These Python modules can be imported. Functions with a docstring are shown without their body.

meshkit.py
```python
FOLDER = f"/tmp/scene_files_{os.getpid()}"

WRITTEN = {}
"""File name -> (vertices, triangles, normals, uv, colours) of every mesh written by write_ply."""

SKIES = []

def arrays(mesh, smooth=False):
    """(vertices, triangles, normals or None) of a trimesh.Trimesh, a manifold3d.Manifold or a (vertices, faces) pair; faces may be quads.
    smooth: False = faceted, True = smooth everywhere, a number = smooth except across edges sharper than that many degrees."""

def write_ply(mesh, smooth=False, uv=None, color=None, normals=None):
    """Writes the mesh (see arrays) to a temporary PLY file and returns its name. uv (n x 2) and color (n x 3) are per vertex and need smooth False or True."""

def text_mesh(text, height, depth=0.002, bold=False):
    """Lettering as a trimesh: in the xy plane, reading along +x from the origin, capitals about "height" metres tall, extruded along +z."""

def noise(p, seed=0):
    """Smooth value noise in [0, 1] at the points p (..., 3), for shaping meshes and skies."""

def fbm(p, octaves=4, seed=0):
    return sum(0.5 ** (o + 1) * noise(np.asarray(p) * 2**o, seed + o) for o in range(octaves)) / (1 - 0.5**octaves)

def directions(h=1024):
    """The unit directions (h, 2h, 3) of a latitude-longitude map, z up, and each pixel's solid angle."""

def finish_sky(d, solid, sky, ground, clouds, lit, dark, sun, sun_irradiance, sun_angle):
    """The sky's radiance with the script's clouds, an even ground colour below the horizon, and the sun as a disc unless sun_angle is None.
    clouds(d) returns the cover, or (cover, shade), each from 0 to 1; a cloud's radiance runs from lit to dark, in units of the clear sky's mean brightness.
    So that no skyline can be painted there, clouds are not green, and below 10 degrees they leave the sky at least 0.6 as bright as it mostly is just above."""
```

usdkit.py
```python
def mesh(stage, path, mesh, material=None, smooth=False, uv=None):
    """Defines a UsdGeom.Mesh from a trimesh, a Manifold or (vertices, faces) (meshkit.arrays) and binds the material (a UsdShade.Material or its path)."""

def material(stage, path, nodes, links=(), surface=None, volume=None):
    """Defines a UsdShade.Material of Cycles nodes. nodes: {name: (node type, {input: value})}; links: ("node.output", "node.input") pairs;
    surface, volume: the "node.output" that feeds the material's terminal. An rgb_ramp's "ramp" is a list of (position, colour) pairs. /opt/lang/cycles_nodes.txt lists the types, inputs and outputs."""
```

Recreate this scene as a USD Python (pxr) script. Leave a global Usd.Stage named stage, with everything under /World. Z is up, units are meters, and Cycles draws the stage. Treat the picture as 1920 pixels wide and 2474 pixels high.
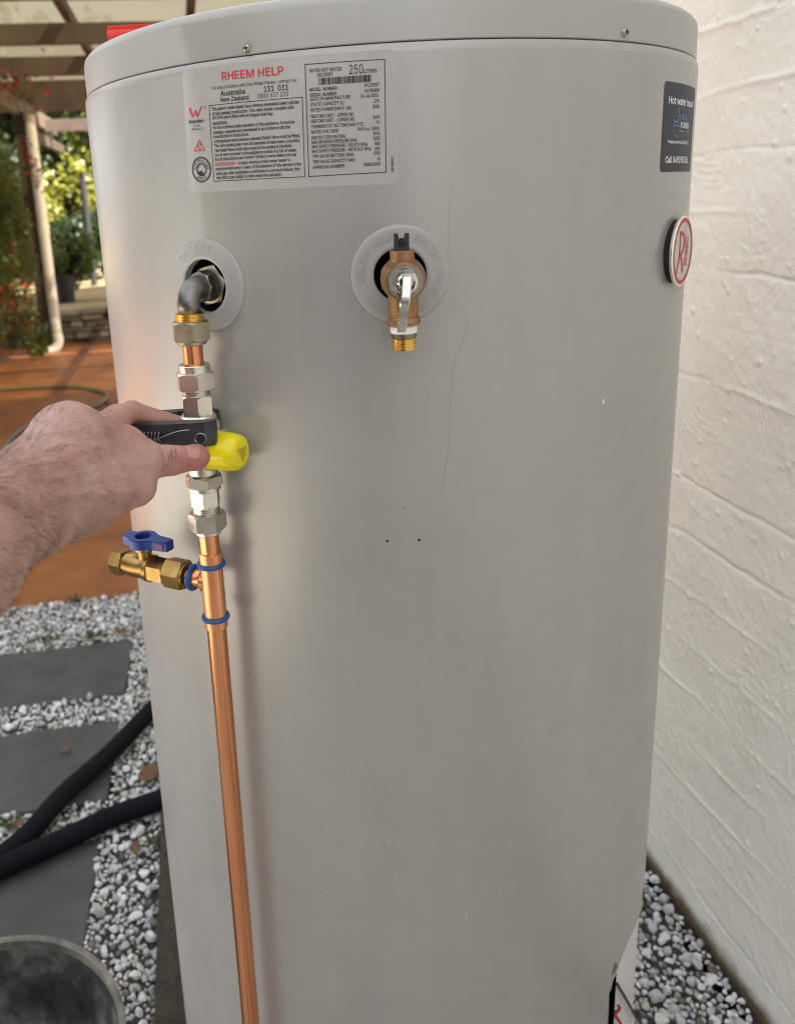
import math, random
import numpy as np, trimesh, manifold3d, shapely
from shapely.geometry import Polygon, Point, LineString
from pxr import Usd, UsdGeom, UsdLux, UsdShade, Gf, Sdf, Vt
import usdkit, meshkit

rng = np.random.default_rng(7)
random.seed(7)
stage = Usd.Stage.CreateInMemory()
UsdGeom.SetStageUpAxis(stage, UsdGeom.Tokens.z)
UsdGeom.SetStageMetersPerUnit(stage, 1.0)
UsdGeom.Xform.Define(stage, '/World')
UsdGeom.Scope.Define(stage, '/World/Looks')

# ------------------------------------------------------------------ camera
F, CX, CY, PITCH, ROLL, HEAD = 1977.845, 759.808, 990.710, .253209424, -.0478761094, .1467986983
W, H = 1920.0, 2474.0
CAM = np.array([-.2104, -.8564, 1.26])
fw = np.array([math.sin(HEAD) * math.cos(PITCH), math.cos(HEAD) * math.cos(PITCH), -math.sin(PITCH)])
rt = np.array([math.cos(HEAD), -math.sin(HEAD), 0.0])
up = np.cross(rt, fw)
rt, up = rt * math.cos(ROLL) + up * math.sin(ROLL), -rt * math.sin(ROLL) + up * math.cos(ROLL)
cam = UsdGeom.Camera.Define(stage, '/World/camera')
AP = 36.0
cam.CreateHorizontalApertureAttr(AP)
cam.CreateVerticalApertureAttr(AP * H / W)
cam.CreateFocalLengthAttr(AP * F / W)
cam.CreateHorizontalApertureOffsetAttr((W / 2 - CX) / W * AP)
cam.CreateVerticalApertureOffsetAttr((CY - H / 2) / W * AP)
cam.CreateClippingRangeAttr(Gf.Vec2f(.02, 500))
cam.CreateFStopAttr(11.0)
cam.CreateFocusDistanceAttr(.61)
cam.CreateExposureAttr(2.92)
M = Gf.Matrix4d(*rt, 0, *up, 0, *(-fw), 0, *CAM, 1)
cam.AddTransformOp().Set(M)

# ------------------------------------------------------------------ sky and sun
SUN = np.array([.743, -.669, .95]); SUN /= np.linalg.norm(SUN)
sun_el, sun_rot = math.asin(SUN[2]), math.atan2(SUN[0], SUN[1])
dome = UsdLux.DomeLight.Define(stage, '/World/sky')
dome.GetPrim().SetCustomDataByKey('kind', 'structure')
skymat = usdkit.material(stage, '/World/Looks/sky_air', {
    's': ('sky_texture', {'sky_type': 'single_scattering', 'sun_disc': False, 'sun_elevation': sun_el, 'sun_rotation': sun_rot, 'aerosol_density': 2.5}),
    'h': ('hsv', {'saturation': .42, 'value': 1.0}),
    'mx': ('mix_color', {'fac': .75, 'b': (4.3, 4.35, 4.5)}),
    'b': ('background_shader', {'strength': .05})},
    [('s.color', 'h.color'), ('h.color', 'mx.a'), ('mx.result', 'b.color')], surface='b.background')
UsdShade.MaterialBindingAPI.Apply(dome.GetPrim()).Bind(skymat)
sun = UsdLux.DistantLight.Define(stage, '/World/sun')
sun.CreateIntensityAttr(1.25); sun.CreateAngleAttr(.53); sun.CreateNormalizeAttr(True); sun.CreateColorAttr(Gf.Vec3f(1, .92, .80))
zax = SUN; xax = np.cross([0, 0, 1.0], zax); xax /= np.linalg.norm(xax); yax = np.cross(zax, xax)
sun.AddTransformOp().Set(Gf.Matrix4d(*xax, 0, *yax, 0, *zax, 0, 0, 0, 20, 1))

# ------------------------------------------------------------------ measuring from the lens
def proj(P):
    d = np.asarray(P, float) - CAM; z = d @ fw
    return np.stack([CX + F * (d @ rt) / z, CY - F * (d @ up) / z, z], -1)
def ray(x, y): return fw + rt * (x - CX) / F - up * (y - CY) / F
def atd(x, y, d): return CAM + ray(x, y) * d
def atz(x, y, z=0.0): d = ray(x, y); return CAM + d * ((z - CAM[2]) / d[2])
def aty(x, y, Y): d = ray(x, y); return CAM + d * ((Y - CAM[1]) / d[1])
def atx(x, y, X): d = ray(x, y); return CAM + d * ((X - CAM[0]) / d[0])
R = .29
def cyl(x, y, r=R):
    d = ray(x, y); a = d[0]**2 + d[1]**2; b = 2 * (CAM[0] * d[0] + CAM[1] * d[1]); c = CAM[0]**2 + CAM[1]**2 - r * r
    t = (-b - math.sqrt(max(b * b - 4 * a * c, 0))) / (2 * a); P = CAM + d * t
    return math.atan2(P[0], -P[1]), P[2]

# ------------------------------------------------------------------ scene helpers
used = {}
def numbered(path):
    n = used.get(path, 0); used[path] = n + 1
    return path if n == 0 else f'{path}_{n:03d}'
def keys(prim, label=None, cat=None, group=None, kind=None):
    for k, v in (('label', label), ('category', cat), ('group', group), ('kind', kind)):
        if v: prim.SetCustomDataByKey(k, v)
    return prim
def thing(name, label=None, cat=None, loc=None, group=None, kind=None):
    x = UsdGeom.Xform.Define(stage, numbered('/World/' + name))
    if loc is not None: x.AddTranslateOp().Set(Gf.Vec3d(*map(float, loc)))
    keys(x.GetPrim(), label, cat, group, kind)
    return x.GetPrim()
ORIGIN = {}
def part(name, mesh, mat, parent=None, smooth=35, label=None, **k):
    """ONE mesh, under the given thing or part (whose origin, if moved, is taken off), or at top level."""
    base = parent.GetPath().pathString if parent is not None else '/World'
    if parent is not None:
        o = origin(parent)
        if np.any(o):
            v, f, n = meshkit.arrays(mesh, False); mesh = trimesh.Trimesh(v - o, f, process=False)
    m = usdkit.mesh(stage, numbered(base + '/' + name), mesh, mat, smooth=smooth)
    keys(m.GetPrim(), label, k.get('cat'), k.get('group'), k.get('kind'))
    return m.GetPrim()
def origin(prim):
    o = np.zeros(3)
    while prim.GetPath().pathString not in ('/World', '/'):
        x = UsdGeom.Xformable(prim)
        for op in x.GetOrderedXformOps(): o += np.array(op.Get())
        prim = prim.GetParent()
    return o
cat = trimesh.util.concatenate
def box(c, s, rz=0):
    b = trimesh.creation.box(extents=s)
    if rz: b.apply_transform(trimesh.transformations.rotation_matrix(rz, [0, 0, 1]))
    b.apply_translation(c); return b
def cbox(c, s, bev=.004, rz=0):
    """a box with chamfered edges"""
    h = np.array(s) / 2; p = []
    for sg in np.ndindex(2, 2, 2):
        q = np.where(sg, h, -h)
        for k in range(3):
            e = q.copy(); e[[i for i in range(3) if i != k]] *= (1 - bev / h[[i for i in range(3) if i != k]]); p.append(e)
    m = trimesh.convex.convex_hull(np.array(p))
    if rz: m.apply_transform(trimesh.transformations.rotation_matrix(rz, [0, 0, 1]))
    m.apply_translation(c); return m
def basis(n, hint=(0, 0, 1)):
    n = np.asarray(n, float); n /= np.linalg.norm(n)
    if abs(n @ np.asarray(hint, float)) > .95: hint = (0, 1, 0) if abs(n[1]) < .9 else (1, 0, 0)
    a = np.cross(hint, n); a /= np.linalg.norm(a); b = np.cross(n, a)
    return a, b, n
def frame(mesh, o, n, hint=(0, 0, 1)):
    a, b, c = basis(n, hint)
    T = np.eye(4); T[:3, 0], T[:3, 1], T[:3, 2], T[:3, 3] = a, b, c, o
    m = mesh.copy(); m.apply_transform(T); return m
def lathe(profile, n=48, o=(0, 0, 0), axis=(0, 0, 1), hint=(0, 0, 1)):
    """profile: (radius, height) pairs along the axis"""
    p = np.array(profile, float); p[:, 0] = np.maximum(p[:, 0], 1e-6)
    m = trimesh.creation.revolve(p, sections=n)
    return frame(m, o, axis, hint)
def prism(nsides, af, h0, h1, o, axis, hint=(0, 0, 1), bev=.0008, rot=0):
    """a hexagon (across flats af) with turned, chamfered ends"""
    r = af / 2 / math.cos(math.pi / nsides)
    ang = np.arange(nsides) * 2 * math.pi / nsides + rot
    hexa = manifold3d.CrossSection([np.c_[r * np.cos(ang), r * np.sin(ang)]]).extrude(h1 - h0).translate((0, 0, h0))
    b = bev * 1.6
    turned = manifold3d.Manifold.revolve(manifold3d.CrossSection([[(0, h0), (af / 2 * .985, h0), (r + .0001, h0 + b), (r + .0001, h1 - b), (af / 2 * .985, h1), (0, h1)]]), 64)
    m = hexa ^ turned
    mm = m.to_mesh(); t = trimesh.Trimesh(mm.vert_properties[:, :3], mm.tri_verts, process=False)
    return frame(t, o, axis, hint)
def tube(pts, r, n=12, closed=False, caps=True):
    P = np.asarray(pts, float); N = len(P); r = np.broadcast_to(r, N)
    T = np.gradient(P, axis=0) if not closed else np.roll(P, -1, 0) - np.roll(P, 1, 0)
    T /= np.linalg.norm(T, axis=1)[:, None]
    a = np.cross(T[0], [0, 0, 1.0]);
    if np.linalg.norm(a) < .1: a = np.cross(T[0], [1.0, 0, 0])
    a /= np.linalg.norm(a); V = []; th = np.arange(n) * 2 * math.pi / n
    for i in range(N):
        a = a - T[i] * (a @ T[i]); a /= np.linalg.norm(a); b = np.cross(T[i], a)
        V.append(P[i] + r[i] * (np.cos(th)[:, None] * a + np.sin(th)[:, None] * b))
    V = np.concatenate(V); fc = []
    M_ = N if closed else N - 1
    i = np.arange(M_)[:, None] * n; k = np.arange(n)[None]; k2 = (k + 1) % n; j = ((np.arange(M_)[:, None] + 1) % N) * n
    A, B, C, D = (i + k).ravel(), (i + k2).ravel(), (j + k2).ravel(), (j + k).ravel()
    fc = np.concatenate([np.c_[A, B, C], np.c_[A, C, D]])
    if not closed and caps:
        V = np.concatenate([V, P[[0, -1]]]); c0, c1 = len(V) - 2, len(V) - 1; q = np.arange(n)
        fc = np.concatenate([fc, np.c_[np.full(n, c0), (q + 1) % n, q], np.c_[np.full(n, c1), (N - 1) * n + q, (N - 1) * n + (q + 1) % n]])
    return trimesh.Trimesh(V, fc, process=False)
def spline(pts, n=60):
    from scipy.interpolate import CubicSpline
    P = np.asarray(pts, float); t = np.r_[0, np.cumsum(np.linalg.norm(np.diff(P, axis=0), axis=1))]
    return CubicSpline(t, P)(np.linspace(0, t[-1], n))
def flat(poly, h=0.0):
    """a flat sheet (z = h) from a shapely polygon"""
    out = []
    for g in getattr(poly, 'geoms', [poly]):
        if g.is_empty or g.area < 1e-14: continue
        v, f = trimesh.creation.triangulate_polygon(g, engine='earcut')
        out.append(trimesh.Trimesh(np.c_[v, np.full(len(v), h)], f, process=False))
    return cat(out)
def refine(m, e):
    v, f = trimesh.remesh.subdivide_to_size(m.vertices, m.faces, e); return trimesh.Trimesh(v, f, process=False)
def wrap(m, th0=0.0, z0=0.0, r=R):
    """local (t, z, h) to the curved jacket: t along the girth, h outwards"""
    v = np.asarray(m.vertices); th = th0 + v[:, 0] / R; rad = r + v[:, 2]
    f = m.faces
    return trimesh.Trimesh(np.c_[rad * np.sin(th), -rad * np.cos(th), z0 + v[:, 1]], f, process=False)
def tz(x, y):
    th, z = cyl(x, y); return np.array([th * R, z])
TXT = {}
def letters(s, bold=False):
    """flat letters in the plane, scaled to capitals of height 1"""
    if (s, bold) not in TXT:
        m = meshkit.text_mesh(s, .1, depth=.01, bold=bold)
        m = trimesh.Trimesh(m.vertices, m.faces[(m.face_normals[:, 2] > .9)], process=False); m.remove_unreferenced_vertices()
        v = np.array(m.vertices) * 10; v[:, 2] = 0; v[:, 0] -= v[:, 0].min()
        TXT[(s, bold)] = trimesh.Trimesh(v, m.faces, process=False)
    return TXT[(s, bold)]
def line_text(s, p0, p1, cap, bold=False, h=0.0):
    """letters laid from p0 to p1 (both (t, z)) with capitals of height cap"""
    m = letters(s, bold).copy(); v = np.array(m.vertices); w = v[:, 0].max()
    d = np.asarray(p1) - np.asarray(p0); L = np.linalg.norm(d); d /= L; q = np.array([-d[1], d[0]])
    xy = np.asarray(p0) + v[:, :1] / w * L * d + v[:, 1:2] * cap * q
    return trimesh.Trimesh(np.c_[xy, np.full(len(v), h)], m.faces, process=False)
def ring_text(s, c, r, a0, a1, cap, h, bold=False):
    """one letter after another round a circle, clockwise from a0 to a1 (degrees)"""
    out = []
    for k, ch in enumerate(s):
        if ch == ' ': continue
        a = math.radians(a0 + (a1 - a0) * k / max(len(s) - 1, 1)); m = letters(ch, bold).copy(); v = np.array(m.vertices) * cap
        v[:, 0] -= v[:, 0].max() / 2
        d = np.array([math.sin(a), -math.cos(a)]); q = np.array([math.cos(a), math.sin(a)])
        if a1 > a0: d, q = -d, -q
        xy = np.asarray(c) + q * (r if a1 < a0 else -r) + v[:, :1] * d + v[:, 1:2] * q
        out.append(trimesh.Trimesh(np.c_[xy, np.full(len(v), h)], m.faces, process=False))
    return cat(out)

# ------------------------------------------------------------------ materials
def mat(name, color, rough=.5, metal=0.0, var=0.0, scale=20, bump=0.0, bscale=200, bdist=.001, stretch=None, color2=None, ramp=None, detail=5, **kw):
    nodes = {'p': ('principled_bsdf', {'base_color': color, 'roughness': rough, 'metallic': metal, **kw}), 'g': ('geometry', {})}
    links = []; src = 'g.position'
    if stretch:
        nodes['mp'] = ('mapping', {'scale': stretch}); links.append(('g.position', 'mp.vector')); src = 'mp.vector'
    if var or color2:
        c2 = color2 or tuple(min(1, c * (1 + var)) for c in color); c1 = color if color2 else tuple(c * (1 - var) for c in color)
        nodes['n'] = ('noise_texture', {'scale': scale, 'detail': detail, 'roughness': .6})
        nodes['r'] = ('rgb_ramp', {'ramp': ramp or [(.32, c1), (.68, c2)]})
        links += [(src, 'n.vector'), ('n.fac', 'r.fac'), ('r.color', 'p.base_color')]
    if bump:
        nodes['nb'] = ('noise_texture', {'scale': bscale, 'detail': 4, 'roughness': .6})
        nodes['bp'] = ('bump', {'strength': bump, 'distance': bdist})
        links += [(src, 'nb.vector'), ('nb.fac', 'bp.height'), ('bp.normal', 'p.normal')]
    return usdkit.material(stage, '/World/Looks/' + name, nodes, links, surface='p.BSDF')

m_tank = usdkit.material(stage, '/World/Looks/grey_paint', {
    'g': ('geometry', {}), 'mp': ('mapping', {'scale': (26, 26, 1.6)}), 'n1': ('noise_texture', {'scale': 1.0, 'detail': 5, 'roughness': .6}), 'n2': ('noise_texture', {'scale': 7, 'detail': 6, 'roughness': .65}),
    'ad': ('math', {'math_type': 'add'}), 'r': ('rgb_ramp', {'ramp': [(.36, (.352, .340, .322)), (.5, (.372, .359, .340)), (.64, (.383, .370, .351))]}), 'hf': ('math', {'math_type': 'multiply', 'value2': .5}),
    'rr': ('rgb_ramp', {'ramp': [(.35, (.29, .29, .29)), (.65, (.335, .335, .335))]}),
    'nb': ('noise_texture', {'scale': 900, 'detail': 3}), 'b1': ('bump', {'strength': .06, 'distance': .0004}), 'mp2': ('mapping', {'scale': (7, 7, .7)}), 'nd': ('noise_texture', {'scale': 1.0, 'detail': 1}), 'b2': ('bump', {'strength': .16, 'distance': .006}),
    'p': ('principled_bsdf', {'metallic': .26, 'specular_ior_level': .55})},
    [('g.position', 'mp.vector'), ('mp.vector', 'n1.vector'), ('g.position', 'n2.vector'), ('n1.fac', 'ad.value1'), ('n2.fac', 'ad.value2'), ('ad.value', 'hf.value1'), ('hf.value', 'r.fac'), ('r.color', 'p.base_color'),
     ('n2.fac', 'rr.fac'), ('rr.color', 'p.roughness'), ('g.position', 'nb.vector'), ('nb.fac', 'b1.height'), ('g.position', 'mp2.vector'), ('mp2.vector', 'nd.vector'), ('nd.fac', 'b2.height'), ('b2.normal', 'b1.normal'), ('b1.normal', 'p.normal')], surface='p.BSDF')
m_lid = mat('lid_paint', (.385, .373, .355), .36, .25, bump=.06, bscale=900, bdist=.0004)
m_collar = mat('collar_plastic', (.365, .353, .335), .42)
m_label = mat('label_film', (.405, .395, .378), .18, var=.04, scale=60)
m_black = mat('black_print', (.02, .02, .022), .5)
m_redp = mat('red_print', (.50, .035, .05), .5)
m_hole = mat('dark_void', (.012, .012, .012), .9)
m_navy = mat('navy_print', (.013, .013, .028), .5)
m_whitep = mat('white_print', (.72, .74, .78), .5)
m_bluep = mat('blue_print', (.10, .21, .45), .5)
m_chrome = mat('chrome', (.9, .9, .9), .08, 1.0)
m_badge = mat('badge_face', (.50, .47, .44), .3)
m_screw = mat('screw_steel', (.42, .40, .37), .35, 1.0, var=.4, scale=300)
m_copper = mat('copper', (.97, .45, .23), .20, .93, color2=(.62, .22, .10), scale=1.0, stretch=(190, 190, 3), bump=.05, bscale=1.5, bdist=.001)
m_copper2 = mat('copper_fitting', (.95, .46, .24), .26, .85, color2=(.80, .30, .13), scale=1.0, stretch=(200, 200, 12))
m_brass = mat('brass', (.50, .32, .11), .32, 1.0, color2=(.30, .19, .065), scale=90, bump=.08, bscale=500, bdist=.0005)
m_brassd = mat('old_brass', (.54, .47, .36), .36, 1.0, color2=(.34, .29, .21), scale=70, bump=.1, bscale=400, bdist=.0006)
m_thread = mat('bright_brass', (.85, .58, .18), .2, 1.0)
m_bronze = mat('cast_bronze', (.40, .23, .115), .45, .85, color2=(.27, .15, .075), scale=120, bump=.25, bscale=700, bdist=.0006)
m_nickel = mat('nickel', (.80, .76, .69), .24, 1.0, color2=(.66, .62, .55), scale=120, bump=.04, bscale=900, bdist=.0004)
m_steel = mat('bright_steel', (.72, .70, .67), .15, 1.0, color2=(.58, .56, .53), scale=120)
m_dark_fit = mat('tarnished_metal', (.30, .285, .27), .34, 1.0, color2=(.15, .145, .145), scale=60, bump=.15, bscale=500, bdist=.0006)
m_wrench = mat('black_oxide', (.030, .031, .035), .36, .3, color2=(.055, .055, .06), scale=160, bump=.15, bscale=900, bdist=.0004)
m_wedge = mat('worn_steel', (.32, .32, .33), .3, 1.0)
m_yellow = mat('yellow_plastic', (.80, .70, .004), .2, 0.0, color2=(.70, .60, .006), scale=90, bump=.06, bscale=500, bdist=.0006, subsurface_weight=.15, subsurface_scale=.002)
m_blue = mat('blue_rubber', (.008, .085, .30), .3)
m_bluev = mat('blue_enamel', (.015, .045, .26), .35)
m_pink = mat('handle_print', (.20, .07, .28), .5)
m_ptfe = mat('white_tape', (.85, .83, .80), .6)
m_blackp = mat('black_plastic', (.02, .021, .022), .45)
m_white = mat('white_panel', (.62, .60, .62), .5)
m_trim = mat('clear_trim', (.30, .30, .29), .25)
m_redw = mat('red_wire', (.28, .02, .03), .4)
m_brownw = mat('brown_cable', (.06, .035, .02), .6)
m_leaflit = mat('dry_leaf', (.15, .075, .038), .7, var=.3, scale=80)
m_redcloth = mat('red_canvas', (.72, .055, .045), .85, bump=.4, bscale=700, bdist=.001)
m_foam = mat('black_foam', (.0022, .003, .006), .85, specular_ior_level=.25, bump=.15, bscale=300, bdist=.001)
m_hose = mat('olive_hose', (.15, .12, .055), .5)
m_hosed = mat('dark_hose', (.07, .06, .028), .5)
m_slate = mat('slate', (.052, .052, .054), .72, color2=(.088, .087, .086), scale=9, bump=.35, bscale=60, bdist=.003)
m_terra = mat('terracotta_paint', (.17, .066, .026), .48, color2=(.32, .125, .045), scale=3.2, bump=.25, bscale=60, bdist=.002, detail=12, ramp=[(.26, (.12, .045, .018)), (.42, (.22, .076, .024)), (.58, (.31, .108, .032)), (.76, (.40, .16, .055))])
m_fines = mat('gravel_fines', (.12, .112, .10), .95, color2=(.045, .04, .034), scale=120, bump=.8, bscale=250, bdist=.004)
m_conc = mat('pale_concrete', (.42, .40, .36), .8, color2=(.33, .315, .285), scale=3)
m_soil = mat('soil', (.030, .023, .018), .95, color2=(.055, .042, .032), scale=60, bump=1, bscale=120, bdist=.006)
m_sleeper = mat('old_timber', (.040, .030, .023), .9, color2=(.075, .058, .044), scale=70, bump=.8, bscale=150, bdist=.005)
m_sand = mat('tan_gravel', (.32, .235, .13), .9, color2=(.17, .125, .07), scale=45, bump=.9, bscale=60, bdist=.02)
m_timber = mat('pergola_timber', (.062, .042, .027), .7, color2=(.095, .066, .042), scale=6, bump=.2, bscale=40, bdist=.002)
m_timberd = mat('dark_timber', (.045, .030, .022), .7, var=.25, scale=6)
m_pvc = mat('white_pvc', (.72, .68, .58), .4)
m_pole = mat('black_steel', (.012, .012, .013), .95)
m_potm = mat('black_pot', (.02, .02, .022), .5)
m_stones = [mat('field_stone', (.12, .098, .078), .9, var=.35, scale=14, bump=.6, bscale=40, bdist=.01), mat('grey_stone', (.19, .165, .135), .9, var=.3, scale=14, bump=.6, bscale=40, bdist=.01), mat('dark_stone', (.07, .058, .048), .9, var=.3, scale=14, bump=.6, bscale=40, bdist=.01)]
m_pebs = [mat('white_marble', (.74, .745, .75), .6, var=.14, scale=60), mat('grey_marble', (.50, .515, .535), .6, var=.25, scale=60), mat('cream_marble', (.52, .50, .455), .6, var=.18, scale=60), mat('dark_pebble', (.16, .145, .135), .65, var=.25, scale=60)]
m_bucket = mat('mortar_bucket', (.10, .11, .115), .75, color2=(.36, .35, .31), scale=14, bump=.4, bscale=120, bdist=.002, ramp=[(.36, (.012, .014, .014)), (.52, (.05, .053, .052)), (.64, (.17, .165, .15)), (.8, (.32, .30, .26))])
m_rim = mat('bucket_rim', (.11, .105, .095), .75, color2=(.29, .27, .225), scale=26)

def leafmat(name, c, tr, var=.35):
    return usdkit.material(stage, '/World/Looks/' + name, {
        'g': ('geometry', {}), 'rmp': ('rgb_ramp', {'ramp': [(0, tuple(x * (1 - var) for x in c)), (1, tuple(x * (1 + var) for x in c))]}),
        'p': ('principled_bsdf', {'roughness': .42}), 't': ('translucent_bsdf', {'color': tr}), 'm': ('mix_closure', {'fac': .35})},
        [('g.random_per_island', 'rmp.fac'), ('rmp.color', 'p.base_color'), ('p.BSDF', 'm.closure1'), ('t.BSDF', 'm.closure2')], surface='m.closure')
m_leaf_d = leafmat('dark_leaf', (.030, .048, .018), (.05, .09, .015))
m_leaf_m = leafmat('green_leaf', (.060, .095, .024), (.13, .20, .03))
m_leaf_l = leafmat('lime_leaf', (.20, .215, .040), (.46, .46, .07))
m_weep = leafmat('weeping_leaf', (.085, .108, .012), (.20, .24, .018))
m_flow = leafmat('orange_flower', (.62, .150, .020), (.60, .13, .02))
m_flow2 = leafmat('red_flower', (.48, .035, .030), (.45, .03, .02))
m_stem = mat('bark', (.07, .05, .035), .9, var=.3, scale=30)
m_sheet = usdkit.material(stage, '/World/Looks/roof_sheeting', {
    't': ('translucent_bsdf', {'color': (.26, .25, .21)}), 'd': ('diffuse_bsdf', {'color': (.30, .29, .25)}), 'c': ('transparent_bsdf', {'color': (.55, .54, .48)}),
    'm': ('mix_closure', {'fac': .5}), 'm2': ('mix_closure', {'fac': .5})},
    [('t.BSDF', 'm.closure1'), ('d.BSDF', 'm.closure2'), ('m.closure', 'm2.closure1'), ('c.BSDF', 'm2.closure2')], surface='m2.closure')
m_wall = usdkit.material(stage, '/World/Looks/cream_masonry_paint', {
    'g': ('geometry', {}), 'n': ('noise_texture', {'scale': 5, 'detail': 6}), 'r': ('rgb_ramp', {'ramp': [(.3, (.74, .72, .645)), (.7, (.82, .80, .725))]}),
    'sp': ('separate_xyz', {}), 'n2': ('noise_texture', {'scale': 30, 'detail': 4}), 'ad': ('math', {'math_type': 'multiply_add', 'value2': .03, 'value3': 0.0}),
    'sub': ('math', {'math_type': 'subtract'}), 'mr': ('map_range', {'from_min': 0.0, 'from_max': .028, 'to_min': 1.0, 'to_max': 0.0, 'clamp': True}),
    'mx': ('mix_color', {'b': (.13, .10, .055)}), 'nb': ('noise_texture', {'scale': 260, 'detail': 5, 'roughness': .7}), 'bp': ('bump', {'strength': .45, 'distance': .0022}),
    'p': ('principled_bsdf', {'roughness': .48})},
    [('g.position', 'n.vector'), ('n.fac', 'r.fac'), ('g.position', 'sp.vector'), ('g.position', 'n2.vector'), ('n2.fac', 'ad.value1'), ('sp.z', 'sub.value1'), ('ad.result' if False else 'ad.value', 'sub.value2'),
     ('sub.value', 'mr.value'), ('mr.result', 'mx.fac'), ('r.color', 'mx.a'), ('mx.result', 'p.base_color'), ('g.position', 'nb.vector'), ('nb.fac', 'bp.height'), ('bp.normal', 'p.normal')], surface='p.BSDF')
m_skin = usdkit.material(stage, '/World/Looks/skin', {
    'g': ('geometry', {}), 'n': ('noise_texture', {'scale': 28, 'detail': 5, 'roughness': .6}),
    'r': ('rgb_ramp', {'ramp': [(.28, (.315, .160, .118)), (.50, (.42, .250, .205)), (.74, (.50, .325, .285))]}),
    'ds': ('vector_math', {'math_type': 'distance', 'vector2': tuple(float(x) for x in atd(478, 1108, .578))}), 'mr': ('map_range', {'from_min': .008, 'from_max': .028, 'to_min': .75, 'to_max': 0.0, 'clamp': True}), 'mx': ('mix_color', {'b': (.33, .105, .085)}),  # natural redness of the thumb tip, with wrench shade painted in
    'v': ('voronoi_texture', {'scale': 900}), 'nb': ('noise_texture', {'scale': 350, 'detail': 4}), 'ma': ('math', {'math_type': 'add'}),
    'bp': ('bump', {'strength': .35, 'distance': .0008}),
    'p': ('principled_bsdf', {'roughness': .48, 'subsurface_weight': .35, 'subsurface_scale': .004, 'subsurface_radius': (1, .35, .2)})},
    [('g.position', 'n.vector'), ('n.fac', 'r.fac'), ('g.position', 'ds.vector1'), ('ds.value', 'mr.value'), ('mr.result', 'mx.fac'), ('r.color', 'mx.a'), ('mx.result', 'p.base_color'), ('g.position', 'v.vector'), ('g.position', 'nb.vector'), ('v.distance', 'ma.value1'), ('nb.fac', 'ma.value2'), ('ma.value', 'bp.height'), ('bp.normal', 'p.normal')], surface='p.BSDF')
m_tip = mat('thumb_tip_skin', (.42, .165, .135), .45, var=.12, scale=90, subsurface_weight=.2, subsurface_scale=.003)
m_nail = mat('nail', (.42, .19, .17), .25, var=.06, scale=200)
m_hair = mat('arm_hair', (.035, .022, .016), .5)

# ================================================================== THE SETTING
WX = .569                                    # the face of the house wall
gx = np.array([-60, 60.0])
part('ground', trimesh.Trimesh([(-80, -80, -.012), (80, -80, -.012), (80, 80, -.012), (-80, 80, -.012)], [(0, 1, 2), (0, 2, 3)], process=False), m_soil, None, False, kind='structure')

# terracotta-painted slab: a shallow slab with a rounded, slightly wavy near edge
ty0 = 1.705
tp = box((-2.6, (ty0 + 7.25) / 2, -.02), (9.0, 7.25 - ty0, .06)); part('patio_slab', tp, m_terra, None, False, kind='structure')
# unseen left-hand yard, pale concrete chosen to bounce cream light on the tank
part('driveway', box((-7.4, -1.6, -.022), (10.4, 6.56, .052)), m_conc, None, False, kind='structure')
part('bounce_pavement', box((-.83, -2.56, -.024), (2.74, 4.84, .048)), m_conc, None, False, kind='structure')  # unseen pale apron added to brighten the lower tank

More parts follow.
